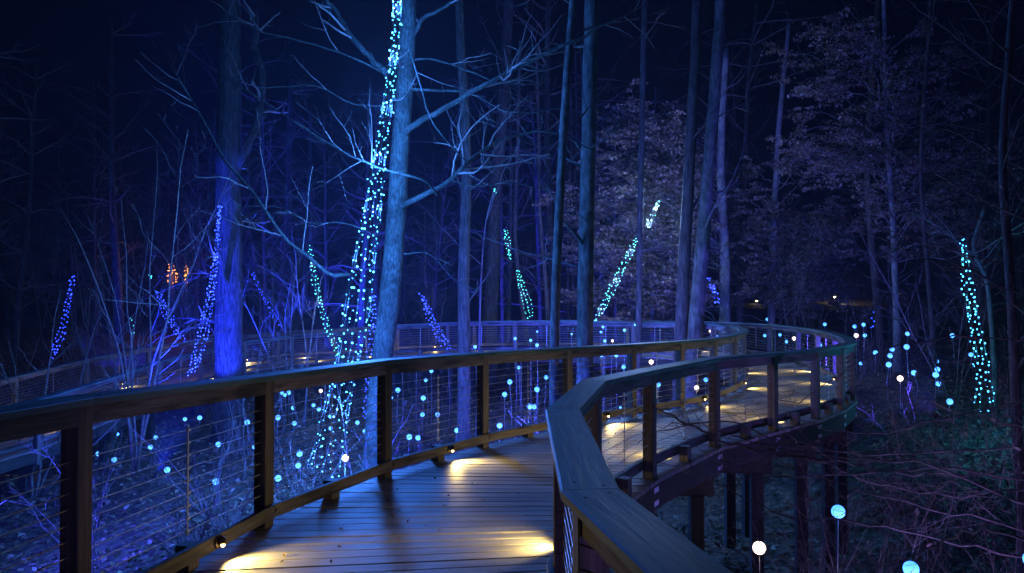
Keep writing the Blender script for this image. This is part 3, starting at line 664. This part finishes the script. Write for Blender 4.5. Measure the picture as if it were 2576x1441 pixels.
# drooping branches of a tree standing just beyond the right railing: near the camera
rr = np.random.default_rng(99)
root = empty('overhanging_tree', (9.5, 7.6, float(ground_z(9.5, 7.6)) - .1), 'bare tree whose drooping branches sweep low over the dark ground', 'tree'); off = np.array(root.location)
trunk_part(root, [tuple(off), (9.3, 7.5, 1.0), (8.9, 7.4, 3.5), (8.6, 7.3, 7.0)], .16, .09, M['bark_dark'], rnd=rr)
tw = MB(); lv = []
limbs = [
 [(2760, 1300, 7.2), (2576, 1265, 6.6), (2350, 1172, 6.2), (2150, 1150, 6.0), (2000, 1138, 5.9), (1860, 1098, 5.9), (1740, 1062, 6.0), (1640, 1075, 6.0)],
 [(2800, 1080, 7.6), (2576, 1120, 7.0), (2300, 1138, 6.6), (2100, 1134, 6.3), (1950, 1098, 6.1), (1820, 1060, 6.0), (1700, 1075, 5.9), (1600, 1110, 5.9)],
 [(2800, 1400, 7), (2576, 1335, 6.4), (2420, 1292, 6.2), (2200, 1243, 6.0), (2100, 1208, 6.0), (1950, 1170, 6.1), (1840, 1185, 6.2)],
 [(2800, 1000, 8.2), (2560, 1010, 7.8), (2350, 1060, 7.3), (2200, 1090, 7.1), (2080, 1080, 7.0), (1980, 1040, 7.0)],
 [(2800, 1180, 7.5), (2500, 1190, 7), (2300, 1190, 6.9), (2150, 1170, 6.8), (2030, 1120, 6.8), (1960, 1080, 6.8)],
 [(2800, 900, 8.5), (2500, 850, 8.2), (2300, 860, 8), (2180, 900, 7.8), (2080, 960, 7.6), (1990, 1010, 7.5), (1900, 985, 7.5)],
 [(2800, 1230, 7.2), (2540, 1230, 7), (2380, 1245, 6.8), (2200, 1215, 6.7), (2060, 1160, 6.6), (1900, 1120, 6.6)],
 [(2800, 1120, 8), (2500, 1060, 8), (2300, 1000, 8.2), (2150, 960, 8.4), (2060, 900, 8.5)],
 [(2800, 800, 9), (2500, 720, 9), (2300, 640, 9), (2100, 560, 9.2), (1950, 520, 9.4)],
 [(2800, 640, 9), (2600, 560, 9), (2420, 475, 9), (2250, 370, 9), (2100, 240, 9), (2000, 90, 9)],
 [(2800, 760, 10), (2500, 660, 10), (2250, 585, 10), (2120, 545, 10), (1960, 540, 10)],
 [(2800, 300, 9), (2600, 220, 9), (2400, 80, 9), (2250, -40, 9)],
 [(2800, 500, 10), (2560, 420, 10), (2400, 330, 10), (2200, 290, 10), (2060, 180, 10)],
 [(2700, 1420, 5.2), (2480, 1330, 5.3), (2300, 1390, 5.4), (2150, 1441, 5.5)],
 [(1560, 960, 4.6), (1640, 1010, 5.0), (1760, 1080, 5.4), (1900, 1130, 5.8), (2100, 1160, 6.2)],
 [(1720, 1180, 5.9), (1850, 1240, 5.9), (2000, 1300, 6.0), (2150, 1310, 6.1), (2350, 1350, 6.3), (2600, 1400, 6.6)],
 [(1745, 1120, 5.9), (1850, 1200, 6.0), (1950, 1195, 6.2), (2100, 1195, 6.4), (2400, 1180, 6.8), (2700, 1240, 7.2)]]
for n, lb in enumerate(limbs):
    q = smooth_path(px(lb, 7), 26) - off; q[1:] += rr.normal(size=(25, 3)) * .012
    rad = np.linspace(.011, .0028, 26)
    if n in (14, 15, 16): rad = rad[::-1]
    mb = MB(); mb.add(*tube_vf(q, rad, 6)); mb.build('limb', M['twig'], root, smooth=True)
    qq = q if n not in (14, 15, 16) else q[::-1]
    grow(tw, qq, .008, .003, 3 if n < 8 else 2, rr, 2.6 if n < 8 else 3.2, .05, .24, lv, minr=.0018, start=.1, spread=(18, 60))
o = tw.build('twigs', M['twig'], root); o['kind'] = 'stuff'
mb = MB(); leaf_batch(mb, [q[-1] for q in lv if rr.random() < .10], .035, rr, 1.2); o = mb.build('leaves', M['leaf'], root); o['kind'] = 'stuff'

# ------------------------------------------------------------------ undergrowth: shrubs of thin stems, copied
def shrub_tpl(seed, n, h, sp):
    rnd = np.random.default_rng(seed); tw = MB()
    for k in range(n):
        a = rnd.uniform(0, 2 * math.pi); dd = np.array([math.cos(a) * sp * rnd.random(), math.sin(a) * sp * rnd.random(), 1.0]); dd /= np.linalg.norm(dd)
        q = [np.array([math.cos(a), math.sin(a), -.3]) * .12]; ln = h * rnd.uniform(.5, 1.1)
        for j in range(8): dd = dd + rnd.normal(size=3) * [.12, .12, .05]; dd /= np.linalg.norm(dd); q.append(q[-1] + dd * ln / 8)
        q = np.array(q); tw.add(*tube_vf(q, np.linspace(.009, .003, 9), 4, False)); grow(tw, q, .007, .003, 2, rnd, 2.6, .3, .36, minr=.0025)
    ms = tw.mesh('stems'); ms.materials.append(M['twig']); return ms
SH = [shrub_tpl(100, 9, 1.7, .7), shrub_tpl(101, 6, 2.3, .5), shrub_tpl(102, 12, 1.2, 1.0), shrub_tpl(103, 5, 3.0, .4)]
rs = np.random.default_rng(110); k = 0
shr = []
for _ in range(900):
    if len(shr) >= 70: break
    d = rs.uniform(4.5, 26); x = rs.uniform(-100, 2650); X = (x - 1288) / 1861 * d
    if np.min(np.hypot(path_pts[:, 0] - X, path_pts[:, 1] - d)) < 2.0: continue
    if any(math.hypot(X - s[0], d - s[1]) < .9 for s in shr): continue
    shr.append((X, d, x))
shr.sort(key=lambda s: s[2]); cs_ = {}
def zone(X, d, x):
    if d < 9 and X < 0: return 'close behind the foreground railing'
    if X < -6 and d > 12: return 'in front of the far left stretch of the boardwalk'
    if x < 1150: return 'among the orbs seen through the left railing'
    if x < 1880: return 'inside the loop of the boardwalk'
    if d < 10: return 'on the dark ground beside the teal capped railing'
    return 'in the woods right of the boardwalk'
for (X, d, x) in shr:
    z = zone(X, d, x); kk = cs_.get(z, 0); cs_[z] = kk + 1
    o = link('bare_shrub', SH[rs.integers(0, 4)], None, None, (X, d, float(ground_z(X, d))), (0, 0, rs.uniform(0, 6.28)))
    s = rs.uniform(.7, 1.15); o.scale = (s, s, s)
    tag(o, f'{NTH[kk]} thin bare shrub {z}', 'shrub', 'bare shrubs in the undergrowth')

# ------------------------------------------------------------------ leaf litter
lb = MB(); rl = np.random.default_rng(120); n = 26000
d = 3.5 + 27 * rl.random(n) ** .8; x = rl.uniform(-150, 2720, n); X = (x - 1288) / 1861 * d
Z = ground_z(X, d)
V = []; F = []
for i in range(n):
    s = rl.uniform(.035, .085); a = rl.uniform(0, 6.28); nz = np.array([rl.normal() * .55, rl.normal() * .55, 1.]); nz /= np.linalg.norm(nz)
    u = np.array([math.cos(a), math.sin(a), 0]); u -= nz * u.dot(nz); u /= np.linalg.norm(u); w = np.array([nz[1] * u[2] - nz[2] * u[1], nz[2] * u[0] - nz[0] * u[2], nz[0] * u[1] - nz[1] * u[0]])
    c = np.array([X[i], d[i], Z[i] + .03]); k = 4 * i
    V += [c - u * s, c + w * s * .6 + nz * s * .25, c + u * s, c - w * s * .6 + nz * s * .25]; F += [(k, k + 1, k + 2), (k, k + 2, k + 3)]
lb.add(V, F); o = lb.build('leaf_litter', M['litter']); tag(o, 'curled dead leaves strewn over the forest floor', 'leaf litter', kind='stuff')
# low green plants under the right hand lights
mb = MB(); c = []
for _ in range(2600):
    x = rl.uniform(2000, 2600); dd = rl.uniform(10.5, 17); X = (x - 1288) / 1861 * dd
    if np.min(np.hypot(path_pts[:, 0] - X, path_pts[:, 1] - dd)) < 1.7: continue
    c.append((X, dd, float(ground_z(X, dd)) + rl.uniform(.03, .3)))
leaf_batch(mb, c, .07, rl, .9); o = mb.build('ground_cover', M['green']); tag(o, 'low leafy plants tinted teal under the right hand lights', 'ground cover', kind='stuff')
# a few dead leaves on the deck
for n_, (x, y) in enumerate([(1116, 1272), (1345, 1400), (1030, 1330), (1180, 1185), (720, 1395), (1255, 1240), (860, 1330), (980, 1260), (1700, 1105), (1600, 1095)]):
    dd = CAM_H * 1861 / (y - 755); p = at(x, y, dd)
    mb = MB(); leaf_batch(mb, [(0, 0, .006)], .022, rl, .35); o = mb.build('fallen_leaf', M['litter'], loc=(p[0], p[1], .002))
    tag(o, f'{NTH[n_]} small curled dead leaf lying on the deck boards', 'leaf', 'small dead leaves lying on the deck')

mb = MB(); cc = []
for k in range(260):
    i = rl.integers(1, 14); u, v_ = rl.random(), rl.random() ** .6 if rl.random() < .5 else 1 - rl.random() ** .6; a = DA[i] + (DA[i + 1] - DA[i]) * u; b_ = DB[i] + (DB[i + 1] - DB[i]) * u; p = a + (b_ - a) * (.03 + .94 * v_); cc.append(p + np.array([0, 0, .006]))
leaf_batch(mb, cc, .017, rl, .6); o = mb.build('deck_litter', M['litter']); tag(o, 'crumbs of leaf and bark scattered over the deck boards', 'litter', kind='stuff')

# ------------------------------------------------------------------ orbs on wire stems
OR = []
for (x, y, w) in [(1157, 557, 18), (1118, 611, 25), (1165, 643, 24), (937, 670, 20), (1011, 663, 24), (1250, 686, 28), (1083, 730, 24), (1106, 796, 28), (1288, 808, 24), (599, 745, 16), (790, 762, 22), (765, 810, 24), (850, 924, 30), (1095, 983, 34), (504, 843, 26), (584, 873, 26), (319, 807, 24), (1423, 538, 20), (1440, 549, 20), (1459, 537, 22), (1481, 613, 22), (1405, 662, 28), (1488, 691, 24), (1583, 600, 20), (1610, 620, 22), (1514, 843, 32), (1508, 902, 30), (1407, 966, 34), (1661, 552, 18), (1668, 655, 24), (1670, 716, 22), (1587, 1052, 42), (1641, 478, -16), (1619, 528, -18)]:
    OR.append((x * .499, y * .499 + 721.8 - 2.5, abs(w) * .5, w < 0))
for (x, y, w) in [(285, 524, 26), (453, 428, 20), (425, 474, 18), (413, 564, 26), (409, 647, 24), (485, 647, 24), (343, 759, 30), (387, 763, 28), (583, 726, 28), (575, 815, 28), (283, 900, 30), (120, 731, 24), (82, 687, 22), (537, 402, 14), (378, 411, 12), (306, 420, 18), (254, 563, 14), (905, 369, 18), (893, 411, 18), (848, 483, 26), (822, 546, 26), (985, 521, 28), (1031, 460, 22), (948, 606, 30), (970, 608, 26), (797, 702, 30), (875, 265, 16), (953, 274, 16), (985, 298, 18), (986, 230, 10), (673, 307, 18), (1160, 243, 10), (1317, 207, 14), (1307, 232, 12), (1327, 277, 16), (1365, 277, -13), (1426, 223, 16), (1479, 196, 12), (1310, 350, 18), (1384, 351, 18), (1421, 409, 22), (1594, 496, 28), (1405, 612, 14), (22, 865, -36), (1560, 383, -24)]:
    OR.append((x * .499 + 859.3, y * .499 + 721.8 - 2.5, abs(w) * .5, w < 0))
for (x, y, w) in [(424, 168, 16), (439, 222, 16), (410, 250, 16), (487, 246, 16), (520, 280, 18), (713, 193, 18), (658, 232, 16), (694, 243, 14), (689, 298, 18), (863, 204, 20), (908, 195, 20), (914, 249, 20), (1129, 241, 22), (1355, 250, 24), (967, 336, 24), (1051, 319, 24), (1041, 351, 26), (1033, 396, 28), (1124, 307, 28), (892, 390, 18), (1160, 437, 28), (1273, 380, 24), (1278, 420, 26), (1269, 447, 30), (1282, 492, 26), (1447, 346, 22), (1338, 582, 32), (112, 472, 22), (173, 255, 14), (318, 234, 12), (83, 338, 16), (773, 1132, 70), (1135, 1417, 80), (1748, 1372, 96), (376, 1313, -68), (1090, 466, -30), (871, 250, -22), (557, 265, -20), (136, 228, -14), (66, 513, -24)]:
    OR.append((x * .4992 + 1718.6, y * .4992 + 721.8 - 2.5, abs(w) * .5, w < 0))
orb_mesh = ico_mesh('globe', 1.0, 20, 14)
orb_cy = orb_mesh; orb_cy.materials.append(M['cyan']); orb_wh = orb_mesh.copy(); orb_wh.materials.clear(); orb_wh.materials.append(M['white'])
def orb_zone(x, y):
    if y > 1240 and x > 1800: return 'on the dark forest floor below the teal capped railing'
    if x > 2150: return 'in the woods right of the boardwalk'
    if x > 1740 and y < 900: return 'around the outside of the far bend'
    if y < 905 and 1150 < x < 1745: return 'above the foreground rail, before the far loop'
    if x > 1440: return 'between the two railings past the foreground kink'
    if x > 1230: return 'through the fourth railing bay, before the kink'
    if x > 985: return 'through the third railing bay'
    if x > 676: return 'through the second railing bay around the cyan light strands'
    if x > 225: return 'through the widest left railing bay'
    return 'through the leftmost railing bay'
ocount = {}
OR.sort(key=lambda o: o[1])
orb_lights = []
for (x, y, w, white) in OR:
    z_ = orb_zone(x, y)
    d = 1861 * .135 / w
    if 'far bend' in z_: d = min(max(d, 26.5), 31)
    elif 'before the far loop' in z_: d = min(d, 20.5)
    elif x < 1740 and y > 905: d = min(d, 21)
    if 'between the two' in z_: d = min(d, 16) if y < 950 else min(d, 13.5)
    if 'right of the boardwalk' in z_: d = min(d, 21)
    p = at(x, y, d); gz = float(ground_z(p[0], p[1]))
    while p[2] < gz + .12 and d > 4: d *= .97; p = at(x, y, d); gz = float(ground_z(p[0], p[1]))
    r = w / 2 / 1861 * d * .93
    key = (z_, white); k = ocount.get(key, 0); ocount[key] = k + 1
    nth = 'highest' if k == 0 else NTH[k] + ' highest'
    root = empty('glowing_orb', tuple(p), f"{nth} {'warm white' if white else 'cyan'} glowing orb {z_}", 'light orb', 'glowing orbs on wire stems')
    o = link('globe', orb_wh if white else orb_cy, None, root); o.scale = (r, r, r)
    h = p[2] - gz; b_ = rl.normal(size=2) * .03
    mb = MB(); mb.add(*tube_vf([(0, 0, -r * .96), (b_[0], b_[1], -h * .5), (b_[0] * .5, 0, -h - .05)], .005, 5)); mb.build('stem', M['steel'], root, smooth=True)
    if w > 15: mb = MB(); mb.add(*tube_vf([(0, 0, -r * .9), (0, 0, -r * 1.22)], [r * .28, r * .2], 10)); mb.build('socket', M['bronze'], root, smooth=True)
    if w > 13 or rl.random() < .3: orb_lights.append((p, r, white, d, root))
for (p, r, white, d, root) in orb_lights:
    lamp('POINT', 'orb_light', (0, 0, 0), (1, .75, .62) if white else (.05, .42, 1.0), 4.0 if d > 9 else 6.0, root, r * 1.06)

# ------------------------------------------------------------------ bundles of string lights
bulb_r = 1.0
bmesh_ = {}
for c in ('cyan', 'teal', 'blue'):
    ms = ico_mesh('bulb', 1.0, 8, 6); ms.materials.append(M['bulb_' + c]); bmesh_[c] = ms
def light_bundle(label, d, left, right, nstr, col, spacing, size, individual=False, power=0, nl=1, lcol=None, seed=0, ring=.5):
    """left/right: outline of the bundle [(x, y)...] top to bottom; nstr strands hang between them around a ring"""
    rnd = np.random.default_rng(seed); Lf = np.array(left, float); Rt = np.array(right, float)
    y0, y1 = Lf[0, 1], Lf[-1, 1]
    base = at((np.interp(y1, Lf[:, 1], Lf[:, 0]) + np.interp(y1, Rt[:, 1], Rt[:, 0])) / 2, y1, d)
    root = empty('string_light_bundle', tuple(base), label, 'string lights', 'hanging bundles of string lights'); off = base
    vmb = MB(); nind = 0; lastm = bmesh_[col]
    sv = np.array([v.co[:] for v in ico_mesh('tmp', 1.0, 6, 4).vertices]); sf = [tuple(p.vertices) for p in bpy.data.meshes['tmp'].polygons]; bpy.data.meshes.remove(bpy.data.meshes['tmp'])
    for s in range(nstr):
        ph = math.pi * (s + .5) / nstr * (1 if s % 2 else 1); side = 1 if s % 2 else -1
        f0 = .5 - .5 * math.cos(ph); dep = math.sin(ph) * side
        end = y1 - rnd.uniform(0, .03) * (y1 - y0) * 3 * (abs(f0 - .5) * 2) - (0 if side < 0 else .02 * (y1 - y0))
        pts = []
        yy = np.linspace(y0, end, 34)
        for y in yy:
            a, b_ = np.interp(y, Lf[:, 1], Lf[:, 0]), np.interp(y, Rt[:, 1], Rt[:, 0]); half = (b_ - a) / 2 / 1861 * d
            pts.append(at(a + (b_ - a) * f0, y, d + dep * half * ring) + 0)
        pts = np.array(pts)
        mb = MB(); mb.add(*tube_vf(pts - off, .0025 if d < 20 else .004, 4, False)); mb.build('strand', M['black'], root)
        L_ = np.linalg.norm(np.diff(pts, axis=0), axis=1); cum = np.concatenate([[0], np.cumsum(L_)]); sp = rnd.uniform(0, spacing)
        while sp < cum[-1]:
            p = np.array([np.interp(sp, cum, pts[:, k]) for k in range(3)]) + rnd.normal(size=3) * size * 1.1
            rr_ = size * rnd.uniform(.5, 1.05)
            if individual and nind < 290 and rnd.random() < .6:
                nind += 1
                o = link('bulb', lastm, None, root, tuple(p - off)); o.scale = (rr_,) * 3
            else: vmb.add(sv * rr_ * (.62 if individual else 1) + (p - off), sf)
            sp += spacing * rnd.uniform(.65, 1.35)
    if vmb.n: o = vmb.build('bulbs', M['bulb_' + col], root, smooth=True); o['kind'] = 'stuff'
    for k in range(nl):
        y = y0 + (y1 - y0) * (k + .5) / nl
        c = at((np.interp(y, Lf[:, 1], Lf[:, 0]) + np.interp(y, Rt[:, 1], Rt[:, 0])) / 2, y, d)
        if power: lamp('POINT', 'strand_light', tuple(c - off), lcol, power / nl, root, .12)
    return root
CY, TE, BL = (.045, .215, 1.0), (.20, .38, 1.0), (.03, .05, 1.0)
light_bundle('tallest bundle of cyan string lights fanning down beside the thick lit trunk', 13.6,
    [(988, -50), (985, -20), (986, 100), (962, 250), (938, 400), (916, 520), (898, 610), (878, 700), (862, 800), (848, 900), (822, 1000), (795, 1110), (757, 1222)],
    [(1014, -50), (1012, -20), (1001, 100), (988, 250), (968, 400), (962, 500), (948, 610), (940, 700), (929, 800), (915, 870), (892, 950), (872, 1090), (850, 1222)],
    7, 'cyan', .185, .0175, True, 3300, 10, CY, 1, .8)
light_bundle('narrow violet blue string lights hanging just right of the tallest cyan bundle', 16.5,
    [(937, 735), (928, 850), (922, 950), (912, 1060)], [(944, 735), (942, 850), (935, 950), (926, 1070)], 3, 'blue', .10, .015, False, 20, 2, BL, 2)
light_bundle('blue string lights hanging in front of the deep blue trunk', 17.6,
    [(548, 515), (540, 620), (518, 760), (495, 840), (474, 950)], [(553, 515), (549, 620), (538, 760), (523, 850), (492, 950)], 4, 'blue', .085, .0145, False, 200, 5, BL, 3)
light_bundle('blue string lights farthest to the left of the woods', 27,
    [(178, 690), (160, 790), (140, 850), (124, 905)], [(186, 690), (173, 790), (163, 850), (136, 905)], 3, 'blue', .14, .021, False, 60, 2, BL, 4)
light_bundle('slanting blue string lights left of the deep blue trunk', 27,
    [(388, 728), (410, 790), (435, 830), (455, 862)], [(396, 728), (425, 780), (452, 830), (472, 862)], 3, 'blue', .125, .020, False, 60, 2, BL, 5)
light_bundle('short teal string lights dangling left of the slanting blue ones', 28,
    [(333, 798), (330, 872)], [(337, 798), (336, 872)], 2, 'teal', .22, .026, False, 25, 1, TE, 6)
light_bundle('thin slanting blue string lights right of the deep blue trunk', 29,
    [(631, 683), (655, 740), (685, 795), (708, 828)], [(635, 683), (662, 740), (692, 790), (716, 828)], 2, 'blue', .14, .019, False, 30, 1, BL, 7)
light_bundle('long thin teal string lights left of the tallest cyan bundle', 20,
    [(776, 618), (784, 700), (805, 790), (838, 880), (850, 905)], [(781, 618), (797, 700), (820, 790), (852, 880), (862, 905)], 3, 'teal', .13, .0145, False, 90, 3, TE, 8)
light_bundle('slanting blue string lights right of the thick cyan lit trunk', 21,
    [(1056, 738), (1075, 800), (1100, 850), (1122, 886)], [(1062, 738), (1092, 795), (1120, 850), (1140, 886)], 4, 'blue', .11, .016, False, 90, 2, BL, 9)
light_bundle('green tinted string lights between rough violet trunk and slender pale trunk, upper part', 24,
    [(1268, 576), (1272, 610), (1281, 655)], [(1275, 576), (1284, 610), (1287, 655)], 3, 'teal', .11, .0165, False, 25, 1, TE, 10)
light_bundle('green tinted string lights between rough violet trunk and slender pale trunk, lower part', 24,
    [(1298, 677), (1303, 710), (1312, 760), (1326, 805)], [(1303, 677), (1318, 710), (1338, 760), (1346, 805)], 3, 'teal', .11, .0165, False, 45, 1, TE, 11)
light_bundle('long green tinted string lights slanting right of the straight grey trunk', 18,
    [(1600, 596), (1575, 640), (1545, 700), (1512, 760), (1492, 816)], [(1608, 600), (1588, 645), (1560, 705), (1530, 765), (1500, 818)], 4, 'teal', .13, .0135, False, 260, 3, TE, 12)
light_bundle('upper end of green tinted lights behind the thin dark trunk', 21,
    [(1656, 503), (1640, 535), (1618, 580)], [(1660, 505), (1650, 540), (1632, 582)], 3, 'teal', .15, .015, False, 500, 2, (.28, .48, .95), 13)
light_bundle('blue string lights beside the beech trunk behind the far bend', 23.5,
    [(1780, 695), (1790, 730), (1806, 770)], [(1788, 695), (1803, 735), (1813, 770)], 3, 'blue', .17, .022, False, 50, 1, BL, 14)
light_bundle('cyan string lights hanging at the far right above leafy ground', 13.5,
    [(2418, 600), (2420, 700), (2436, 810), (2448, 900), (2452, 980), (2440, 1060)], [(2426, 600), (2444, 690), (2462, 800), (2482, 900), (2496, 980), (2508, 1070)], 4, 'cyan', .12, .0165, False, 130, 4, (.05, .55, 1.0), 15, .8)
light_bundle('thin blue strand of lights behind the dim trunk on the right', 25,
    [(2203, 715), (2198, 770), (2191, 828)], [(2207, 715), (2203, 770), (2197, 828)], 2, 'blue', .24, .022, False, 40, 1, BL, 16)
light_bundle('tiny dangling end of teal lights over the white sapling', 19,
    [(1244, 470), (1244, 492)], [(1247, 470), (1247, 492)], 1, 'teal', .09, .022, False, 0, 1, TE, 17)
light_bundle('tiny cluster of blue lights above the left slanting blue lights', 27,
    [(372, 690), (377, 706)], [(376, 690), (381, 706)], 2, 'teal', .12, .024, False, 0, 1, TE, 18)

# ------------------------------------------------------------------ blue and violet flood lights: unseen fixtures added for the coloured wash
def flood(x, y, d, target, col, power, spot, label, blend=.6, h=.25, rad=.05):
    p = at(x, y, d); p[2] = float(ground_z(p[0], p[1])) + h
    root = empty('flood_light', tuple(p), label, 'flood light', 'blue flood lights on the forest floor')
    mb = MB(); mb.add(*tube_vf([(0, 0, -h - .05), (0, 0, -.05)], .012, 6)); mb.build('stake', M['bronze'], root)
    dv = Vector(np.asarray(target, float) - p).normalized(); q = dv.to_track_quat('-Z', 'Y').to_euler()
    hb = MB(); hb.add(*tube_vf([(0, 0, .07), (0, 0, .04), (0, 0, -.03)], [.02, .055, .06], 12)); o = hb.build('housing', M['bronze'], root, smooth=True); o.rotation_euler = q
    lm = MB(); lm.add(*tube_vf([(0, 0, -.024), (0, 0, -.026)], .05, 12)); o = lm.build('lens', M['flood'], root); o.rotation_euler = q
    lamp('SPOT', 'flood_beam', tuple(dv * .07), col, power, root, rad, spot, blend, tuple(dv * 1.0))
    return root
B1 = (.02, .035, 1.0)
flood(400, 960, 15.0, at(560, 725, 19.3), (.012, .03, 1), 28000, 42, 'flood light aimed up at the deep blue trunk', .3)
flood(-150, 1100, 9.5, (-4, 20, -.8), (.035, .055, 1), 3200, 95, 'unseen flood light low behind the widest left railing bay', 1, 1.0)
flood(1010, 1000, 10.5, (-2, 22, -.5), (.035, .05, 1), 4500, 95, 'unseen flood light low behind the third railing bay', 1, 1.0)
flood(1300, 1000, 14, (3, 26, 1), (.05, .07, 1), 2500, 100, 'unseen flood light low behind the fourth railing bay', 1, 1.0)
flood(820, 900, 29, (-3, 50, 5), B1, 13000, 120, 'unseen flood light beyond the far railing washing the deep woods', 1, 1.0)
flood(1500, 900, 30, (4, 50, 4), (.035, .04, 1), 9000, 120, 'unseen flood light beyond the far bend washing the deep woods', 1, 1.0)
flood(200, 900, 30, (-14, 45, 4), (.015, .02, 1), 4000, 110, 'unseen flood light beyond the far left stretch', 1, 1.0)
flood(1560, 1000, 15.5, (5, 27, 3.5), (.10, .10, 1), 1800, 100, 'unseen flood light inside the loop below the thin dark trunk', 1, 1.0)
flood(2620, 1300, 9.0, (2.0, 7, .6), (.16, .10, 1), 90, 70, 'unseen violet flood light at the side of the teal capped railing', 1, .6)
flood(2350, 1100, 12.5, (6, 25, 6), (.085, .05, 1), 2600, 100, 'unseen violet flood light below the right hand cyan lights', 1, 1.6)
root = empty('flood_light', (3.6, -2.2, float(ground_z(3.6, -2.2)) + 2.6), 'added violet fill light on a tall stake behind the viewer aimed at the left railing', 'flood light', 'blue flood lights on the forest floor')  # unseen fill lamp added to lift the left railing
mb = MB(); mb.add(*tube_vf([(0, 0, -2.7), (0, 0, -.05)], .02, 6)); mb.build('stake', M['bronze'], root)
dv = (Vector((-1.6, 6.5, .7)) - Vector(root.location)).normalized()
mb = MB(); mb.add(*tube_vf([(0, 0, .07), (0, 0, .04), (0, 0, -.03)], [.02, .055, .06], 12)); o = mb.build('housing', M['bronze'], root, smooth=True); o.rotation_euler = dv.to_track_quat('-Z', 'Y').to_euler()
lamp('SPOT', 'flood_beam', tuple(dv * .08), (.40, .27, 1.0), 260, root, .08, 62, 1.0, tuple(dv))
flood(2500, 1441, 4.6, (5.0, 8, .3), (.34, .22, 1), 420, 95, 'added violet flood light under the drooping branches', 1, .3)  # lamp added to brighten the near twigs

# ------------------------------------------------------------------ far lamps, and stems with amber light painted on as glowing strokes
def path_lamp(x, y, d, label, power):
    p = at(x, y, d); gz = float(ground_z(p[0], p[1])); h = max(p[2] - gz, .4)
    root = empty('path_lamp', (p[0], p[1], p[2] - h), label, 'lamp', 'far lamps seen through the woods')
    mb = MB(); mb.add(*tube_vf([(0, 0, -.1), (0, 0, h - .1)], .035, 8)); mb.build('post', M['bronze'], root)
    mb = MB(); mb.add(*tube_vf([(0, 0, h + .05), (0, 0, h + .12), (0, 0, h + .16)], [.2, .17, .05], 14)); mb.build('cap', M['bronze'], root)
    o = link('globe', WB, M['lamp_yellow'], root, (0, 0, h)); o.scale = (7, 7, 5)
    o = bpy.data.objects[o.name]; o.data = ico_mesh('lamp_globe', .013, 10, 7); o.data.materials.append(M['lamp_yellow'])
    lamp('POINT', 'lamp_light', (0, 0, h - .15), (1, .8, .35), power, root, .1)
path_lamp(2100, 747, 62, 'brighter yellow path lamp far beyond the outer bend', 200)
path_lamp(1904, 757, 60, 'fainter yellow path lamp far beyond the twin trunks', 30)
def amber(x, y0, y1, w, d, label, seed):
    rnd = np.random.default_rng(seed); p = at(x, y1, d)
    root = empty('amber_lit_stem', tuple(p), label, 'amber lights', 'amber lit stems in the far woods'); mb = MB(); H = (y1 - y0) / 1861 * d; ww = w / 1861 * d
    tk = MB(); tk.add(*tube_vf([(0, .1, -1.5), (0, .1, H * 1.3)], ww * .35, 8)); tk.build('trunk', M['bark_dark'], root, smooth=True)
    pts = []
    for k in range(60):
        t = k / 59; a = t * 26 + rnd.normal() * 1.2; q_ = ww * .5 * (1 - .5 * abs(t - .4)) * rnd.uniform(.2, 1.4); pts.append((math.cos(a) * q_, math.sin(a) * q_ + .1, t * H + rnd.normal() * .05))
    mb.add(*tube_vf(pts, .022, 5)); mb.build('lit_bark_strokes', M['amber'], root)  # glowing strokes stand in for orange light falling on the stem
    lamp('POINT', 'amber_light', (0, -.6, H / 2), (1, .4, .06), 40, root, .1)
amber(431, 664, 712, 20, 40, 'larger orange lit stem far behind the slanting blue lights', 5)
amber(466, 664, 712, 8, 42, 'narrow orange lit stem left of the deep blue trunk', 6)

# ------------------------------------------------------------------ thin mist
hz = MB(); hz.add(*box_vf(-70, 70, -12, 100, -5, 19.5)); 
m = bpy.data.materials.new('thin_mist'); m.use_nodes = True; nt = m.node_tree; nt.nodes.clear()
pv = nt.nodes.new('ShaderNodeVolumePrincipled'); pv.inputs['Color'].default_value = (.85, .9, 1, 1); pv.inputs['Density'].default_value = .0011; pv.inputs['Anisotropy'].default_value = 0.3
oo = nt.nodes.new('ShaderNodeOutputMaterial'); nt.links.new(pv.outputs[0], oo.inputs['Volume'])
o = hz.build('haze', m); tag(o, 'thin night mist hanging in the woods', 'haze', kind='stuff')
